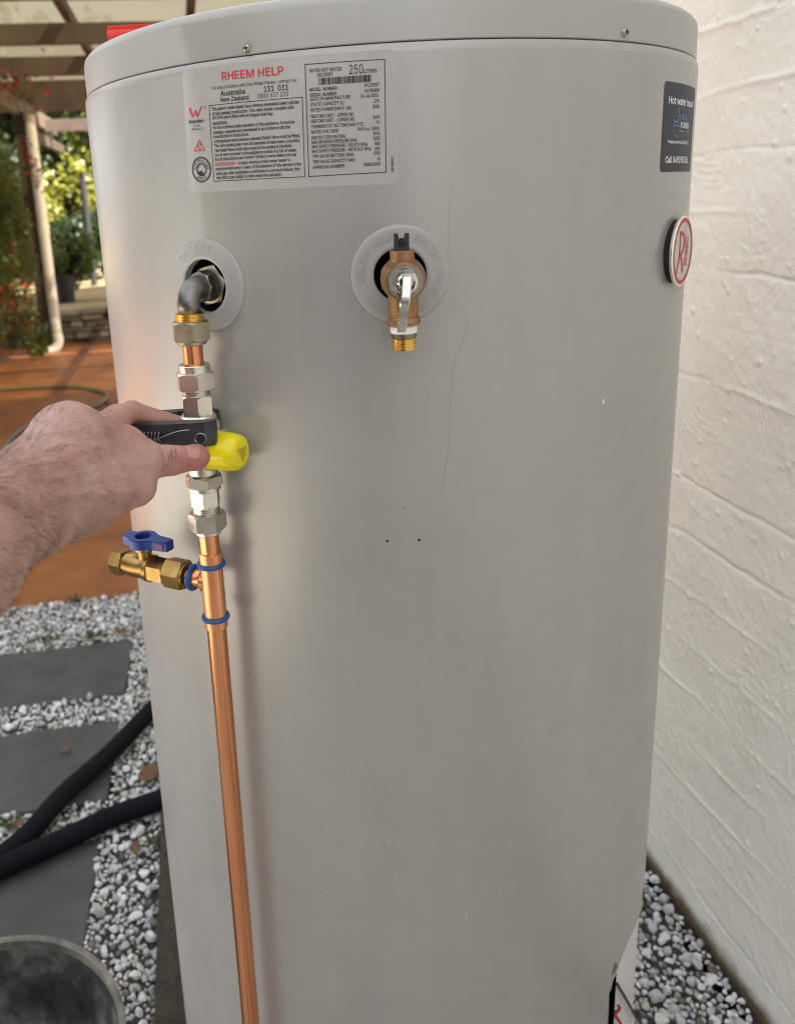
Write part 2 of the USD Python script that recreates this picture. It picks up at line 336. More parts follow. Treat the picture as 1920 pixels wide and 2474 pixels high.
# house wall: painted masonry, thick trowelled coat over long courses
house = thing('house_wall', 'cream painted masonry wall with rough trowelled coat right of the tank', 'wall')
def wall_patch(y0, y1, z0, z1, step):
    ny, nz = int((y1 - y0) / step) + 1, int((z1 - z0) / step) + 1
    y, z = np.meshgrid(np.linspace(y0, y1, ny), np.linspace(z0, z1, nz))
    P = np.stack([y, z, 0 * y], -1)
    wob = (meshkit.fbm(P * 9, 3, 3) - .5) * .022
    h = (meshkit.fbm(P * 3.0, 3, 1) - .5) * .006 + (meshkit.fbm(P * 22, 3, 2) - .5) * .0017 + (meshkit.fbm(P * 95, 3, 5) - .5) * .0015
    pitch = .0865; c = (z + wob + .020 * (meshkit.noise(np.stack([y * 1.2, z * 4, 0 * y], -1), 31) - .5)) / pitch; fr = np.abs(c - np.round(c)) * pitch; k = np.round(c).astype(int)
    dep = np.clip(1.5 * meshkit.noise(np.stack([y * 7, k * 3.7, 0 * y], -1), 8) - .25, 0, 1) * .8
    side = np.where(meshkit.noise(np.stack([y * 2.0, k * 5.1, 0 * y + 2], -1), 12) > .5, 1, -.85)
    h += -.0030 * dep * np.exp(-(fr / .0032)**2) * (side > 0) + .0022 * dep * np.exp(-(fr / .0040)**2) * (side < 0)
    r2 = np.random.default_rng(21)
    for _ in range(80):                       # arcs left by the trowel
        cy_, cz_ = r2.uniform(y0, y1), r2.uniform(z0, z1); rr = r2.uniform(.04, .16); a = r2.uniform(-3.1, 3.1); span = r2.uniform(.4, 1.0)
        dy, dz = y - cy_, z - cz_; rad = np.hypot(dy, dz * r2.uniform(.7, 1.1)); an = np.abs((np.arctan2(dz, dy) - a + np.pi) % (2 * np.pi) - np.pi)
        mask = np.clip(1 - an / span, 0, 1)**.5 * np.exp(-((rad - rr) / .03)**2) * (rad < rr + .07)
        sp = r2.uniform(.007, .014); ph = (rad + .004 * meshkit.noise(P * 30, 7)) / sp
        h += r2.uniform(.0004, .0015) * mask * (np.abs((ph % 1) - .5) * 2)**3
    for _ in range(620):                      # lumps of dried paint
        cy_, cz_, s = r2.uniform(y0, y1), r2.uniform(z0, z1), r2.uniform(.0016, .0042)
        i0, i1 = np.searchsorted(y[0], [cy_ - .015, cy_ + .015]); j0, j1 = np.searchsorted(z[:, 0], [cz_ - .015, cz_ + .015])
        h[j0:j1, i0:i1] += s * .55 * np.exp(-(((y[j0:j1, i0:i1] - cy_)**2 + (z[j0:j1, i0:i1] - cz_)**2) / s**2))
    h = h * 1.05; edge = np.minimum(np.minimum(y - y0, y1 - y), z1 - z) ; h = h * np.clip(edge / .02, 0, 1)
    V = np.stack([WX - .004 - h, y, z], -1).reshape(-1, 3)
    a = np.arange(ny * nz).reshape(nz, ny); A, B, C, D = a[:-1, :-1].ravel(), a[:-1, 1:].ravel(), a[1:, 1:].ravel(), a[1:, :-1].ravel()
    return trimesh.Trimesh(V, np.r_[np.c_[A, C, B], np.c_[A, D, C]], process=False)
part('painted_coat', wall_patch(-.10, .72, -.005, 1.86, .0024), m_wall, house, True)
HY0, HY1, HZ = -7.0, 2.75, 2.95
part('masonry', cat([box((WX + .12, (HY0 + HY1) / 2, HZ / 2), (.24, HY1 - HY0, HZ))]), m_wall, house, False)
part('return_wall', box((WX + 2.6, HY1 - .12, HZ / 2), (4.7, .236, HZ - .004)), m_wall, house, False)
fence = thing('sky_block_fence', 'brown timber paling fence added unseen behind the camera to block sky', 'fence')
for k in range(26): part('paling', box((-.55 - .125 * k, -3.4 + .006 * (k % 2), .95), (.118, .018, 1.9 + .02 * ((k * 7) % 3))), m_timberd, fence, False)  # unseen palings, added to keep front sky off the tank
# a narrow soil gap along the foot of the wall
part('soil_strip', box((WX - .022, .2, -.004), (.036, 2.6, .012)), m_soil, None, False, kind='structure')

# slate stepping slabs set in the gravel
path = thing('path', kind='structure')
def slab(x0, x1, y0, y1, z=.024, seed=0, skew=0.0):
    pl = Polygon([(x0, y0), (x1 - skew, y0 + .002), (x1, y1), (x0, y1 - .004)])
    r2 = np.random.default_rng(seed); pts = []
    ring = np.array(pl.segmentize(.04).exterior.coords)[:-1]; ring += r2.normal(0, .0013, ring.shape)
    ring = np.array(shapely.geometry.polygon.orient(Polygon(ring).buffer(0).buffer(-.004).buffer(.004)).exterior.coords)[:-1]
    inn = np.array(shapely.geometry.polygon.orient(Polygon(ring).buffer(-.0025, join_style='mitre')).exterior.coords)[:-1]
    mm = (manifold3d.CrossSection([ring]).extrude(.0275) + manifold3d.CrossSection([inn]).extrude(.03)).to_mesh(); m = trimesh.Trimesh(mm.vert_properties[:, :3], mm.tri_verts, process=False); m.apply_translation((0, 0, z - .03))
    return m
for k, (x1, y0, y1, sk) in enumerate(((-.452, 1.112, 1.402, .012), (-.464, .712, 1.006, .012), (-.478, .300, .602, .006), (-.482, -.10, .205, 0))):
    part('slab', slab(-1.28, x1, y0, y1, .015, k, sk), m_slate, path, False)

# gravel
def pebble(seed, n=1):
    r2 = np.random.default_rng(seed); m = trimesh.creation.icosphere(subdivisions=n); v = np.array(m.vertices)
    for _ in range(11):                                                  # chipped facets
        d = r2.normal(size=3); d /= np.linalg.norm(d); c = r2.uniform(.55, .85); s = v @ d; v -= np.outer(np.maximum(s - c, 0), d)
    v *= np.array([1, r2.uniform(.65, .95), r2.uniform(.5, .78)])
    v += .05 * (meshkit.noise(v * 2 + seed) - .5)[:, None] * v
    return v, np.array(m.faces)
PEB = [pebble(100 + k) for k in range(10)]
def rot_random(r2):
    q = r2.normal(size=4); q[1:3] *= .35; q /= np.linalg.norm(q); w, x, y, z = q
    return np.array([[1 - 2 * (y * y + z * z), 2 * (x * y - z * w), 2 * (x * z + y * w)], [2 * (x * y + z * w), 1 - 2 * (x * x + z * z), 2 * (y * z - x * w)], [2 * (x * z - y * w), 2 * (y * z + x * w), 1 - 2 * (x * x + y * y)]])
def scatter(area, n, r0, r1, seed, zbase):
    r2 = np.random.default_rng(seed); x0, y0, x1, y1 = area.bounds; out = []; occ = {}
    tries = 0
    while len(out) < n and tries < n * 22:
        tries += 1
        x, y = r2.uniform(x0, x1), r2.uniform(y0, y1)
        if not area.contains(Point(x, y)): continue
        r = r0 + (r1 - r0) * r2.random()**1.9; key = (int(x / .03), int(y / .03)); ok = True; lay = 0
        for a in (-1, 0, 1):
            for b in (-1, 0, 1):
                for (X, Y, Rr, l) in occ.get((key[0] + a, key[1] + b), ()):
                    dd = math.hypot(X - x, Y - y)
                    if dd < (r + Rr) * .52: ok = False
                    elif dd < (r + Rr) * .86: lay = max(lay, l + 1)
        if not ok or lay > 2: continue
        occ.setdefault(key, []).append((x, y, r, lay)); out.append((x, y, zbase + r * .34 + lay * .0055, r))
    return out
def gravel(name, label, area, n, r0, r1, seed, zbase, pick, mix, grav_label):
    bed = thing(name, kind='structure'); r2 = np.random.default_rng(seed + 1); S = scatter(area, n, r0, r1, seed, zbase)
    part('bedding', flat(area, zbase), m_fines, bed, False)
    P = np.array([s[:3] for s in S]); pr = proj(P); rr = np.array([s[3] for s in S]); size = rr / pr[:, 2]
    vis = (pr[:, 0] > -30) & (pr[:, 0] < W + 30) & (pr[:, 1] > 0) & (pr[:, 1] < H + 40)
    size = np.where(vis & pick(pr), size, size * 1e-3); order = np.argsort(-size)
    for i in order[:300]:
        v, f = PEB[r2.integers(len(PEB))]; k = r2.choice(4, p=mix)
        part('pebble', trimesh.Trimesh(v * rr[i] @ rot_random(r2).T + P[i], f, process=False), m_pebs[k], bed, 28)
    rest = order[300:]
    if len(rest):
        pi = UsdGeom.PointInstancer.Define(stage, bed.GetPath().pathString + '/small_gravel'); keys(pi.GetPrim(), kind='stuff')
        pr_ = []
        for k in range(8):
            v, f = PEB[k]; pm = usdkit.mesh(stage, f'{pi.GetPath()}/pebble_shape_{k:03d}', trimesh.Trimesh(v, f, process=False), m_pebs[[0, 1, 2, 0, 1, 2, 3, 1][k]], smooth=28); pr_.append(pm.GetPath())
        pi.CreatePrototypesRel().SetTargets(pr_)
        pi.CreateProtoIndicesAttr(Vt.IntArray([int(x) for x in r2.choice(8, len(rest), p=[.17, .14, .14, .17, .12, .12, .05, .09])]))
        pi.CreatePositionsAttr(Vt.Vec3fArray.FromNumpy(P[rest].astype(np.float32)))
        pi.CreateScalesAttr(Vt.Vec3fArray.FromNumpy(np.repeat(rr[rest][:, None], 3, 1).astype(np.float32)))
        q = r2.normal(size=(len(rest), 4)); q[:, 1:3] *= .35; q /= np.linalg.norm(q, axis=1)[:, None]
        pi.CreateOrientationsAttr(Vt.QuathArray([Gf.Quath(*map(float, a)) for a in q]))
    return bed
slabs = shapely.union_all([shapely.box(-1.3, y0 + .004, x1 - .004, y1 - .004) for x1, y0, y1 in ((-.452, 1.112, 1.402), (-.464, .712, 1.006), (-.478, .300, .602), (-.482, -.10, .205))])
areaL = shapely.box(-1.25, -.12, -.356, ty0 - .004).difference(slabs)
gravel('gravel_bed', '', areaL, 8200, .0048, .0142, 31, .002, lambda p: p[:, 0] < 500, [.42, .30, .22, .06], '')
areaR = shapely.box(.06, -.25, WX - .018, .75).difference(Point(0, 0).buffer(.25))
gravel('gravel_bed', '', areaR, 6000, .0045, .0150, 32, .002, lambda p: p[:, 0] > 1400, [.36, .38, .12, .14], '')

# weathered timber edging between the gravel and the tank
e = box((0, 0, 0), (.058, 1.9, .05)); e = refine(e, .02); v = np.array(e.vertices); v += (meshkit.fbm(v * 60, 3, 4)[:, None] - .5) * np.array([.006, 0, .008]); v += np.array([-.326, .25, .012])
part('timber_edging', trimesh.Trimesh(v, e.faces, process=False), m_sleeper, None, False, label='dark weathered timber edging along the foot of the water heater', cat='edging')

# ================================================================== THE WATER HEATER
heater = thing('water_heater', 'tall grey cylindrical electric water heater beside the cream wall', 'water heater')
ZS = 1.3587                                         # the seam below the lid
th_out, z_out = cyl(498, 690)
th_rel, z_rel = cyl(966.5, 663)
def radial(th): return np.array([math.sin(th), -math.cos(th), 0.0])
prof = manifold3d.CrossSection([[(R - .004, .06), (R, .06), (R, ZS - .0065), (R - .0005, ZS - .003), (R - .0022, ZS - .0006), (R - .006, ZS - .0006)]])
jac = manifold3d.Manifold.revolve(prof, 720)
for th, z, hr in ((th_out, z_out, .0225), (th_rel, z_rel, .0225)):
    c = manifold3d.Manifold.cylinder(.1, hr, hr, 64).rotate((90, 0, 0)).translate((0, -.2, 0)).rotate((0, 0, math.degrees(th))).translate((0, 0, z))
    jac = jac - c
TH0 = math.radians(78)
edge_px = [(1552, 2160), (1550, 2195), (1538, 2228), (1520, 2268), (1503, 2310), (1489, 2350), (1478, 2375), (1471, 2404), (1470, 2440), (1468, 2474)]
edge_tz = [cyl(*q) for q in edge_px]
pg = [(R * math.sin(t - TH0), z) for t, z in edge_tz]
pg = [(R * math.sin(math.radians(100) - TH0), edge_tz[0][1] + .012), (R * math.sin(math.radians(66) - TH0), edge_tz[0][1] + .010)] + pg + [(pg[-1][0] - .001, .22), (R * math.sin(math.radians(100) - TH0), .22)]
cut = manifold3d.CrossSection([np.array(pg)[::-1]]) if Polygon(pg).exterior.is_ccw is False else manifold3d.CrossSection([np.array(pg)])
cut = cut.extrude(.3).rotate((90, 0, 0)).translate((0, -.14, 0)).rotate((0, 0, math.degrees(TH0)))
jac = jac - cut
mm = jac.to_mesh(); jv, jf = np.array(mm.vert_properties[:, :3], float), np.array(mm.tri_verts)
def define_normals(path, groups, material):
    """faces in groups, each with its own normals"""
    V, Fc, Nn, o = [], [], [], 0
    for v, f, n in groups: V.append(v); Fc.append(f + o); Nn.append(n); o += len(v)
    m = usdkit.mesh(stage, path, (np.concatenate(V), np.concatenate(Fc)), material, smooth=False)
    m.CreateNormalsAttr(Vt.Vec3fArray.FromNumpy(np.concatenate(Nn).astype(np.float32))); m.SetNormalsInterpolation('vertex'); return m
rad = np.hypot(jv[:, 0], jv[:, 1]); outer = (rad[jf] > R - .0001).all(1)
nr = np.c_[jv[:, :2] / rad[:, None], 0 * rad]
v2, f2, n2 = meshkit.arrays(trimesh.Trimesh(jv, jf[~outer], process=False), 30)
define_normals(numbered(heater.GetPath().pathString + '/jacket'), [(jv, jf[outer], nr), (v2, f2, n2)], m_tank)
part('lid', lathe([(.0, ZS + .0385), (.20, ZS + .0375), (.268, ZS + .0355), (.279, ZS + .0345), (.2842, ZS + .0325), (.2868, ZS + .0295), (.2876, ZS + .026), (.2878, ZS + .001), (.2870, ZS + .0003), (.281, ZS + .0003), (.281, ZS - .006)], 360), m_lid, heater, 40)
part('seam_gap', lathe([(.2846, ZS - .004), (.2846, ZS + .001)], 240), m_hole, heater, True)
for px, py in ((596.5, 115.5), (1508, 77.5)):
    th, z = cyl(px, py, .2878); n = radial(th); o = n * .2877 + np.array([0, 0, z])
    s = part('screw', lathe([(0, .0026), (.0013, .0025), (.0025, .0018), (.0033, .0004), (.0033, -.001)], 24, o, n), m_screw, heater)
    cr = cat([box((0, 0, .0024), (.0034, .0007, .001)), box((0, 0, .0024), (.0007, .0034, .00098))])
    part('cross_slot', frame(cr, o, n), m_hole, s, False)
# moulded collars round the two ports
def collar(th, z, ro, ri, words, cap):
    p = [(ri, -.004), (ri, .0022), (ri + .0012, .0028), (ri + .0034, .0028), (ri + .0042, .0020), (ro - .0035, .0020), (ro - .0014, .0017), (ro - .0003, .0008), (ro, -.0005)]
    m = lathe(p, 96)
    w = part('collar', wrap(m, th, z), m_collar, heater, 50)
    for s, a0, a1 in words:
        t = ring_text(s, (0, 0), (ri + ro) / 2 - cap * .30, a0, a1, cap, .0023)
        # raised letters get side walls so that they catch light
        b = t.copy(); v = np.array(t.vertices); e_ = t.edges_sorted; 
        uniq, cnt = np.unique(e_, axis=0, return_counts=True); eb = uniq[cnt == 1]; n0 = len(v)
        lo = v.copy(); lo[:, 2] = .0018; V = np.r_[v, lo]; q = np.r_[np.c_[eb[:, 0], eb[:, 1], eb[:, 1] + n0], np.c_[eb[:, 0], eb[:, 1] + n0, eb[:, 0] + n0]]
        part('raised_lettering', wrap(trimesh.Trimesh(V, np.r_[t.faces, q], process=False), th, z), m_collar, w, False)
    return w
collar(th_out, z_out, .0362, .0205, [('OUTLET', 133, 76), ('OUTLET', 14, -52), ('OUTLET', -106, -166)], .0052)
collar(th_rel, z_rel, .0352, .0188, [('RELIEF VALVE', 184, 96), ('RELIEF VALVE', 64, -32), ('RELIEF VALVE', -56, -144)], .0048)
for th, z in ((th_out, z_out), (th_rel, z_rel)):
    part('port_recess', frame(lathe([(0, -.03), (.0228, -.03), (.0228, -.0035)], 48), radial(th) * R + np.array([0, 0, z]), radial(th)), m_hole, heater)
# stubs inside the ports
# label with its printing
def L2(c, s): return lambda x, y: tz(c[0] + x / s, c[1] + y / s)
A2, A3 = L2((440, 150), 5.65), L2((720, 130), 6.78)
TL, TR, BR, BL = tz(439, 171), tz(961, 118), tz(963, 443), tz(458, 466)
lp = Polygon([TL, TR, BR, BL]).buffer(-.006).buffer(.006)
lab = part('rating_label', wrap(refine(flat(lp, .00012), .012)), m_label, heater, True, label='silvery printed rating and warning label under the lid')
T = []; TR_ = []
def t2(s, a, b, cap, bold=False, red=False): (TR_ if red else T).append(line_text(s, A2(*a), A2(*b), cap / 5.65 * .59 / F, bold, .0003))
def t3(s, a, b, cap=50, bold=False): T.append(line_text(s, A3(*a), A3(*b), cap / 6.78 * .578 / F, bold, .0003))
t2('RHEEM HELP', (545, 245), (1385, 165), 100, True, True)
t2('For any problems with this Water Heater, contact us', (410, 375), (1560, 265), 46)
t2('Australia', (525, 460), (862, 425), 60, True); t2('131  031', (1120, 403), (1450, 373), 66, True)
t2('New Zealand', (527, 540), (912, 505), 56, True); t2('0800 657 335', (1032, 495), (1450, 460), 60)
body = [('This electric water heater has a vitreous enamelled steel cylinder', 410, 660, 1600, 560), ('of fully welded construction. This water heater complies with', 412, 725, 1525, 632),
        ('AS 3498 and is fitted with an integral heat trap.', 418, 780, 1248, 718), ('WARNINGS:', 420, 860, 622, 840),
        ('For the continued safe operation of this appliance, it must be', 425, 915, 1535, 832), ('installed, operated and maintained in accordance with the', 430, 980, 1475, 900),
        ("manufacturer's instructions.", 435, 1035, 918, 1000), ('A temperature and pressure operated Relief Valve must be fitted.', 440, 1100, 1612, 1018),
        ('The valve easing gear must be operated at least every 6 months.', 443, 1160, 1612, 1085), ('The Relief Valve outlet pipe must not be sealed or blocked.', 447, 1225, 1500, 1155),
        ('Do not turn on power to the appliance unless it is full of water.', 450, 1285, 1570, 1215), ("For all instructions see Owners' Guide or www.rheem.com.au", 455, 1345, 1560, 1275),
        ('- A major service on this water heater is', 742, 1395, 1475, 1350), ('recommended every 6 years. If the absence of this service in the', 463, 1475, 1625, 1405),
        ('sixth year after installation contributes to a product failure, this', 468, 1540, 1605, 1472), ('may affect your ability to claim under the warranty.', 472, 1595, 1362, 1548)]
for s, x0, y0, x1, y1 in body: t2(s, (x0, y0), (x1, y1), 41, True)
t2('HOUSEHOLDER', (458, 1415), (722, 1400), 44, True, True)
t2('WaterMark', (95, 835), (305, 815), 44, True); t2('AS 3498', (160, 882), (250, 874), 26); t2('WMKA20153', (135, 930), (285, 918), 28); t2('TM', (300, 630), (332, 625), 24)
rows = [('RATED HOT WATER', 192, 300, 712, 268), ('DELIVERY', 315, 370, 572, 352), ('LITRES', 1075, 308, 1292, 295),
        ('MODEL  NUMBER', 193, 612, 640, 582), ('491250R7', 1082, 535, 1328, 525), ('SERIAL NUMBER', 197, 700, 633, 670), ('06785808', 1095, 628, 1330, 615),
        ('DATE OF MANUFACTURE', 203, 770, 853, 725), ('24 Jul 2020', 1028, 715, 1310, 700), ('STATIC CAPACITY (L)', 205, 855, 757, 820), ('270', 1248, 798, 1332, 792),
        ('RATED POWER INPUT (W)', 210, 945, 873, 905), ('3600', 1220, 888, 1335, 880), ('HEATING UNIT - UPPER (W)', 213, 1050, 912, 1010), ('HEATING UNIT - LOWER (W)', 213, 1128, 922, 1090),
        ('3600', 1222, 1060, 1338, 1052), ('THERMOSTAT SETTING MAX (\u00b0C)', 218, 1220, 1072, 1170), ('70', 1283, 1145, 1337, 1140), ('RATED VOLTAGE', 218, 1305, 660, 1278),
        ('240V a.c. 50Hz', 970, 1255, 1333, 1238), ('PROTECTION RATING', 222, 1403, 775, 1368), ('IP24', 1232, 1328, 1338, 1322), ('MAX WORKING PRESSURE (kPa)', 228, 1475, 962, 1430), ('1000', 1230, 1410, 1340, 1402),
        ('MAX SUPPLY PRESSURE - NO ECV (kPa)', 230, 1545, 1140, 1500), ('800', 1258, 1492, 1342, 1487), ('MAX SUPPLY PRESSURE - WITH ECV (kPa)', 232, 1620, 1193, 1572), ('680', 1258, 1572, 1342, 1567),
        ('TPR VALVE SETTING (kPa)', 235, 1705, 912, 1668), ('1000', 1235, 1650, 1345, 1643), ('TPR VALVE CAPACITY (kW)', 240, 1795, 933, 1757), ('10', 1295, 1738, 1348, 1733),
        ('APPROVAL NUMBER', 243, 1885, 762, 1852), ('NSW22405', 1080, 1838, 1350, 1820)]
for s, x0, y0, x1, y1 in rows: t3(s, (x0, y0), (x1, y1), 50, True)
t3('250', (838, 328), (1065, 315), 135); t3('120858 BD', (1522, 1680), (1525, 1925), 38, True)
def stroke(pts, w, closed=False):
    g = LineString(list(pts) + ([pts[0]] if closed else [])).buffer(w / 2, cap_style='flat', join_style='mitre'); return refine(flat(g, .0003), .02)
k2, k3 = .59 / F / 5.65, .578 / F / 6.78
T.append(stroke([A2(370, 590), A2(1640, 475), A2(1675, 1560), A2(437, 1625)], 9 * k2, True))
T.append(stroke([A3(115, 170), A3(1418, 85), A3(1440, 1935), A3(180, 2005)], 12 * k3, True))
r2 = np.random.default_rng(5); x = 340                                 # bar code
while x < 1190:
    w = r2.choice([4, 7, 11, 17]); f0 = (x - 340) / 855
    a, b = A3(x, 392 - 57 * f0), A3(x, 505 - 50 * f0); d = np.array([w * k3, 0])
    T.append(flat(Polygon([a, a + d, b + d, b]), .0003)); x += w + r2.choice([4, 6, 10])
# logos: W mark, tick triangle, round made-here badge
TR_.append(flat(shapely.union_all([LineString([A2(105, 622), A2(150, 742)]).buffer(19 * k2, cap_style='flat'), LineString([A2(150, 742), A2(182, 660)]).buffer(10 * k2), LineString([A2(182, 660), A2(213, 738)]).buffer(17 * k2, cap_style='flat'), LineString([A2(213, 738), A2(265, 606)]).buffer(11 * k2)]), .0003))
tri = Polygon([A2(238, 1062), A2(172, 1207), A2(313, 1197)]).buffer(7 * k2)
cq = A2(240, 1148); arc = [cq + 36 * k2 * np.array([math.cos(t), math.sin(t)]) for t in np.linspace(.9, 5.4, 20)]
TR_.append(flat(shapely.union_all([tri.difference(tri.buffer(-13 * k2)), LineString(arc).buffer(5 * k2), LineString([A2(228, 1140), A2(240, 1160), A2(262, 1105)]).buffer(5 * k2)]), .0003))
mc = A2(265, 1463); mr = .00925
ringp = shapely.union_all([Point(mc).buffer(mr).difference(Point(mc).buffer(mr * .955)), Point(mc).buffer(mr * .93).difference(Point(mc).buffer(mr * .86))])
land = np.array([(-.92, .28), (-.62, .12), (-.55, .5), (-.3, .72), (-.12, .66), (-.02, .92), (.12, .86), (.18, .62), (.3, .72), (.42, .95), (.55, .5), (.8, .25), (.95, -.05), (.86, -.42), (.6, -.66), (.42, -.62), (.2, -.42), (0, -.3), (-.2, -.28), (-.42, -.42), (-.72, -.38), (-.86, .0)]) * .9
inner = Point(mc).buffer(mr * .52).difference(Polygon(mc + land * mr * .52 + np.array([0, mr * .04]))).difference(Point(mc + mr * np.array([.28, -.26])).buffer(mr * .06))
T.append(flat(shapely.union_all([ringp, inner]), .0003))
T.append(ring_text('AUSTRALIAN', mc, mr * .60, 172, 8, mr * .20, .0003, True)); T.append(ring_text('MADE', mc, mr * .78, 238, 302, mr * .20, .0003, True))
part('black_print', wrap(cat(T)), m_black, lab, False); part('red_print', wrap(cat(TR_)), m_redp, lab, False)
# plumber's sticker near the right-hand limb
SK = lambda x, y: tz(1590 + x / 9.5, 190 + y / 9.5)
st_l, st_t, st_b = SK(140, 150)[0], SK(190, 45)[1], SK(75, 2140)[1]
st_r = SK(845, 190)[0]
stick = part('sticker', wrap(refine(flat(shapely.box(st_l, st_b, st_r, st_t).buffer(-.004).buffer(.004), .0002), .01)), m_navy, heater, True, label="navy plumber's sticker with white and blue print")
kk = .70 / F / 9.5
def sx(x, y, yy=None): return SK(x, y)
P_ = []
sw = st_r - st_l; sh = st_t - st_b
def sl(u, v): return np.array([st_l + u * sw, st_t - v * sh])
P_.append(line_text('Hot water issue?', sl(.10, .235), sl(.90, .235), sh * .075, True, .0004))
P_.append(line_text('PLUMBING', sl(.44, .49), sl(.74, .49), sh * .062, True, .0004))
P_.append(line_text('Problems on the loo? Call M.L.S', sl(.13, .675), sl(.76, .675), sh * .036, True, .0004))
P_.append(line_text('Call 0492983261', sl(.10, .895), sl(.80, .895), sh * .072, True, .0004))
P_.append(cat([flat(shapely.box(*sl(.44, .532), *sl(.54, .527)), .0004), flat(shapely.box(*sl(.64, .532), *sl(.74, .527)), .0004)]))
part('white_print', wrap(cat(P_)), m_whitep, stick, False)
bl = [line_text('M.L.S', sl(.45, .40), sl(.62, .40), sh * .066, True, .0004)]
def pl(pts, w): bl.append(flat(LineString([sl(*q) for q in pts]).buffer(w * sh, cap_style='flat'), .0004))
pl([(.25, .40), (.25, .55), (.29, .59), (.38, .59), (.42, .48), (.25, .47)], .006); pl([(.25, .43), (.33, .43), (.37, .36), (.42, .36), (.42, .48)], .007); pl([(.33, .44), (.36, .40), (.36, .46)], .006)
bl.append(flat(Point(sl(.35, .30)).buffer(sh * .028).difference(Point(sl(.35, .30)).buffer(sh * .018)), .0004))
part('blue_print', wrap(cat(bl)), m_bluep, stick, False)
# round maker's badge standing proud of the jacket
bth, bz = cyl(1626, 607); bR = .0292
bth = math.radians(42.4)
nb = radial(bth); ob = nb * (R + .001) + np.array([0, 0, bz])
bd = part('badge', lathe([(bR - .003, -.004), (bR - .003, .0035)], 64, ob, nb), m_hole, heater)
part('badge_rim', lathe([(bR - .003, .003), (bR - .0005, .0032), (bR, .0042), (bR, .0052), (bR - .0008, .0060), (bR - .002, .0060), (bR - .0022, .0055), (0, .0055)], 96, ob, nb), m_chrome, bd)
part('badge_face', frame(flat(Point(0, 0).buffer(bR - .0022, 32), .0058), ob, nb), m_badge, bd, False)
hgt = bR * 1.0
R_ = [Point(0, 0).buffer(bR - .002, 48).difference(Point(0, 0).buffer(bR - .0052, 48))]
def bs(pts, w): R_.append(LineString([(a * bR, b * bR) for a, b in pts]).buffer(w * bR, cap_style='flat'))
bs([(-.34, .52), (-.31, .1), (-.34, -.2), (-.56, -.62)], .05)
bs([(-.40, .52), (-.16, .52), (.06, .40), (.10, .22), (.02, .04), (-.14, -.06), (-.34, -.08)], .055); bs([(-.22, -.08), (.0, -.36), (.08, -.62)], .055)
part('red_ring', frame(flat(R_[0], .0061), ob, nb), m_redp, bd, False)
part('red_letter', frame(flat(shapely.union_all(R_[1:]), .0061), ob, nb), m_redp, bd, False)
lt = letters('Rheem', True); v = np.array(lt.vertices) * .24 * bR; v[:, 0] *= .50 * bR * 1.6 / v[:, 0].max(); tx = trimesh.Trimesh(np.c_[v[:, 1] * -1 + .46 * bR, v[:, 0] * 1 - .42 * bR, np.full(len(v), .0062)] , lt.faces[:, ::1], process=False)
part('small_print', frame(tx, ob, nb), m_redp, bd, False)
part('thin_line', frame(flat(LineString([(.13 * bR, .72 * bR), (.20 * bR, .3 * bR), (.22 * bR, -.1 * bR), (.14 * bR, -.45 * bR)]).buffer(.012 * bR), .00605), ob, nb), m_redp, bd, False)
# the lower access opening at the right: lining, dark gap, trim, wires
def patch(t0, t1, z0, z1, r, n=14):
    th = np.linspace(t0, t1, n); V = np.concatenate([np.c_[r * np.sin(th), -r * np.cos(th), np.full(n, z)] for z in (z0, z1)]); i = np.arange(n - 1)
    return trimesh.Trimesh(V, np.r_[np.c_[i, i + 1, i + n + 1], np.c_[i, i + n + 1, i + n]], process=False)
th_a = cyl(1484, 2440, R - .0035)[0]
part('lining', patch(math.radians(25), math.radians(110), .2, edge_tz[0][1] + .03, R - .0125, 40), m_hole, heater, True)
part('inner_panel', patch(th_a, math.radians(100), .2, edge_tz[0][1] + .02, R - .0035), m_white, heater, True)
trim_in = [(t * R, z) for t, z in edge_tz[1:8]]
tp_ = LineString(trim_in).buffer(.0085, cap_style='flat')
part('opening_trim', wrap(refine(flat(tp_, -.0022), .006)), m_trim, heater, True)
wp = [np.append(0, 0)] ; wire = []
def onr(px, py, r): th, z = cyl(px, py, r); return np.array([r * math.sin(th), -r * math.cos(th), z])
part('red_wire', tube(spline([onr(1492, 2428, R + .000), onr(1496, 2434, R + .002), onr(1492, 2444, R + .003), onr(1486, 2448, R + .003), onr(1494, 2466, R + .003), onr(1505, 2495, R + .003), onr(1515, 2560, R + .003)], 40), .0017, 10), m_redw, heater)
part('brown_cable', tube(spline([onr(1490, 2378, R - .001), onr(1512, 2415, R + .001), onr(1534, 2455, R + .002), atd(1560, 2492, .99), atd(1600, 2540, 1.01), atd(1640, 2580, 1.05)], 40), .0016, 10), m_brownw, heater)
sl_ = wrap(flat(Polygon([tz(1486, 2325), tz(1492, 2336), tz(1484, 2350), tz(1477, 2358)]), .0005)); part('olive_fleck', sl_, mat('olive_paint', (.16, .15, .04), .6), heater, False)
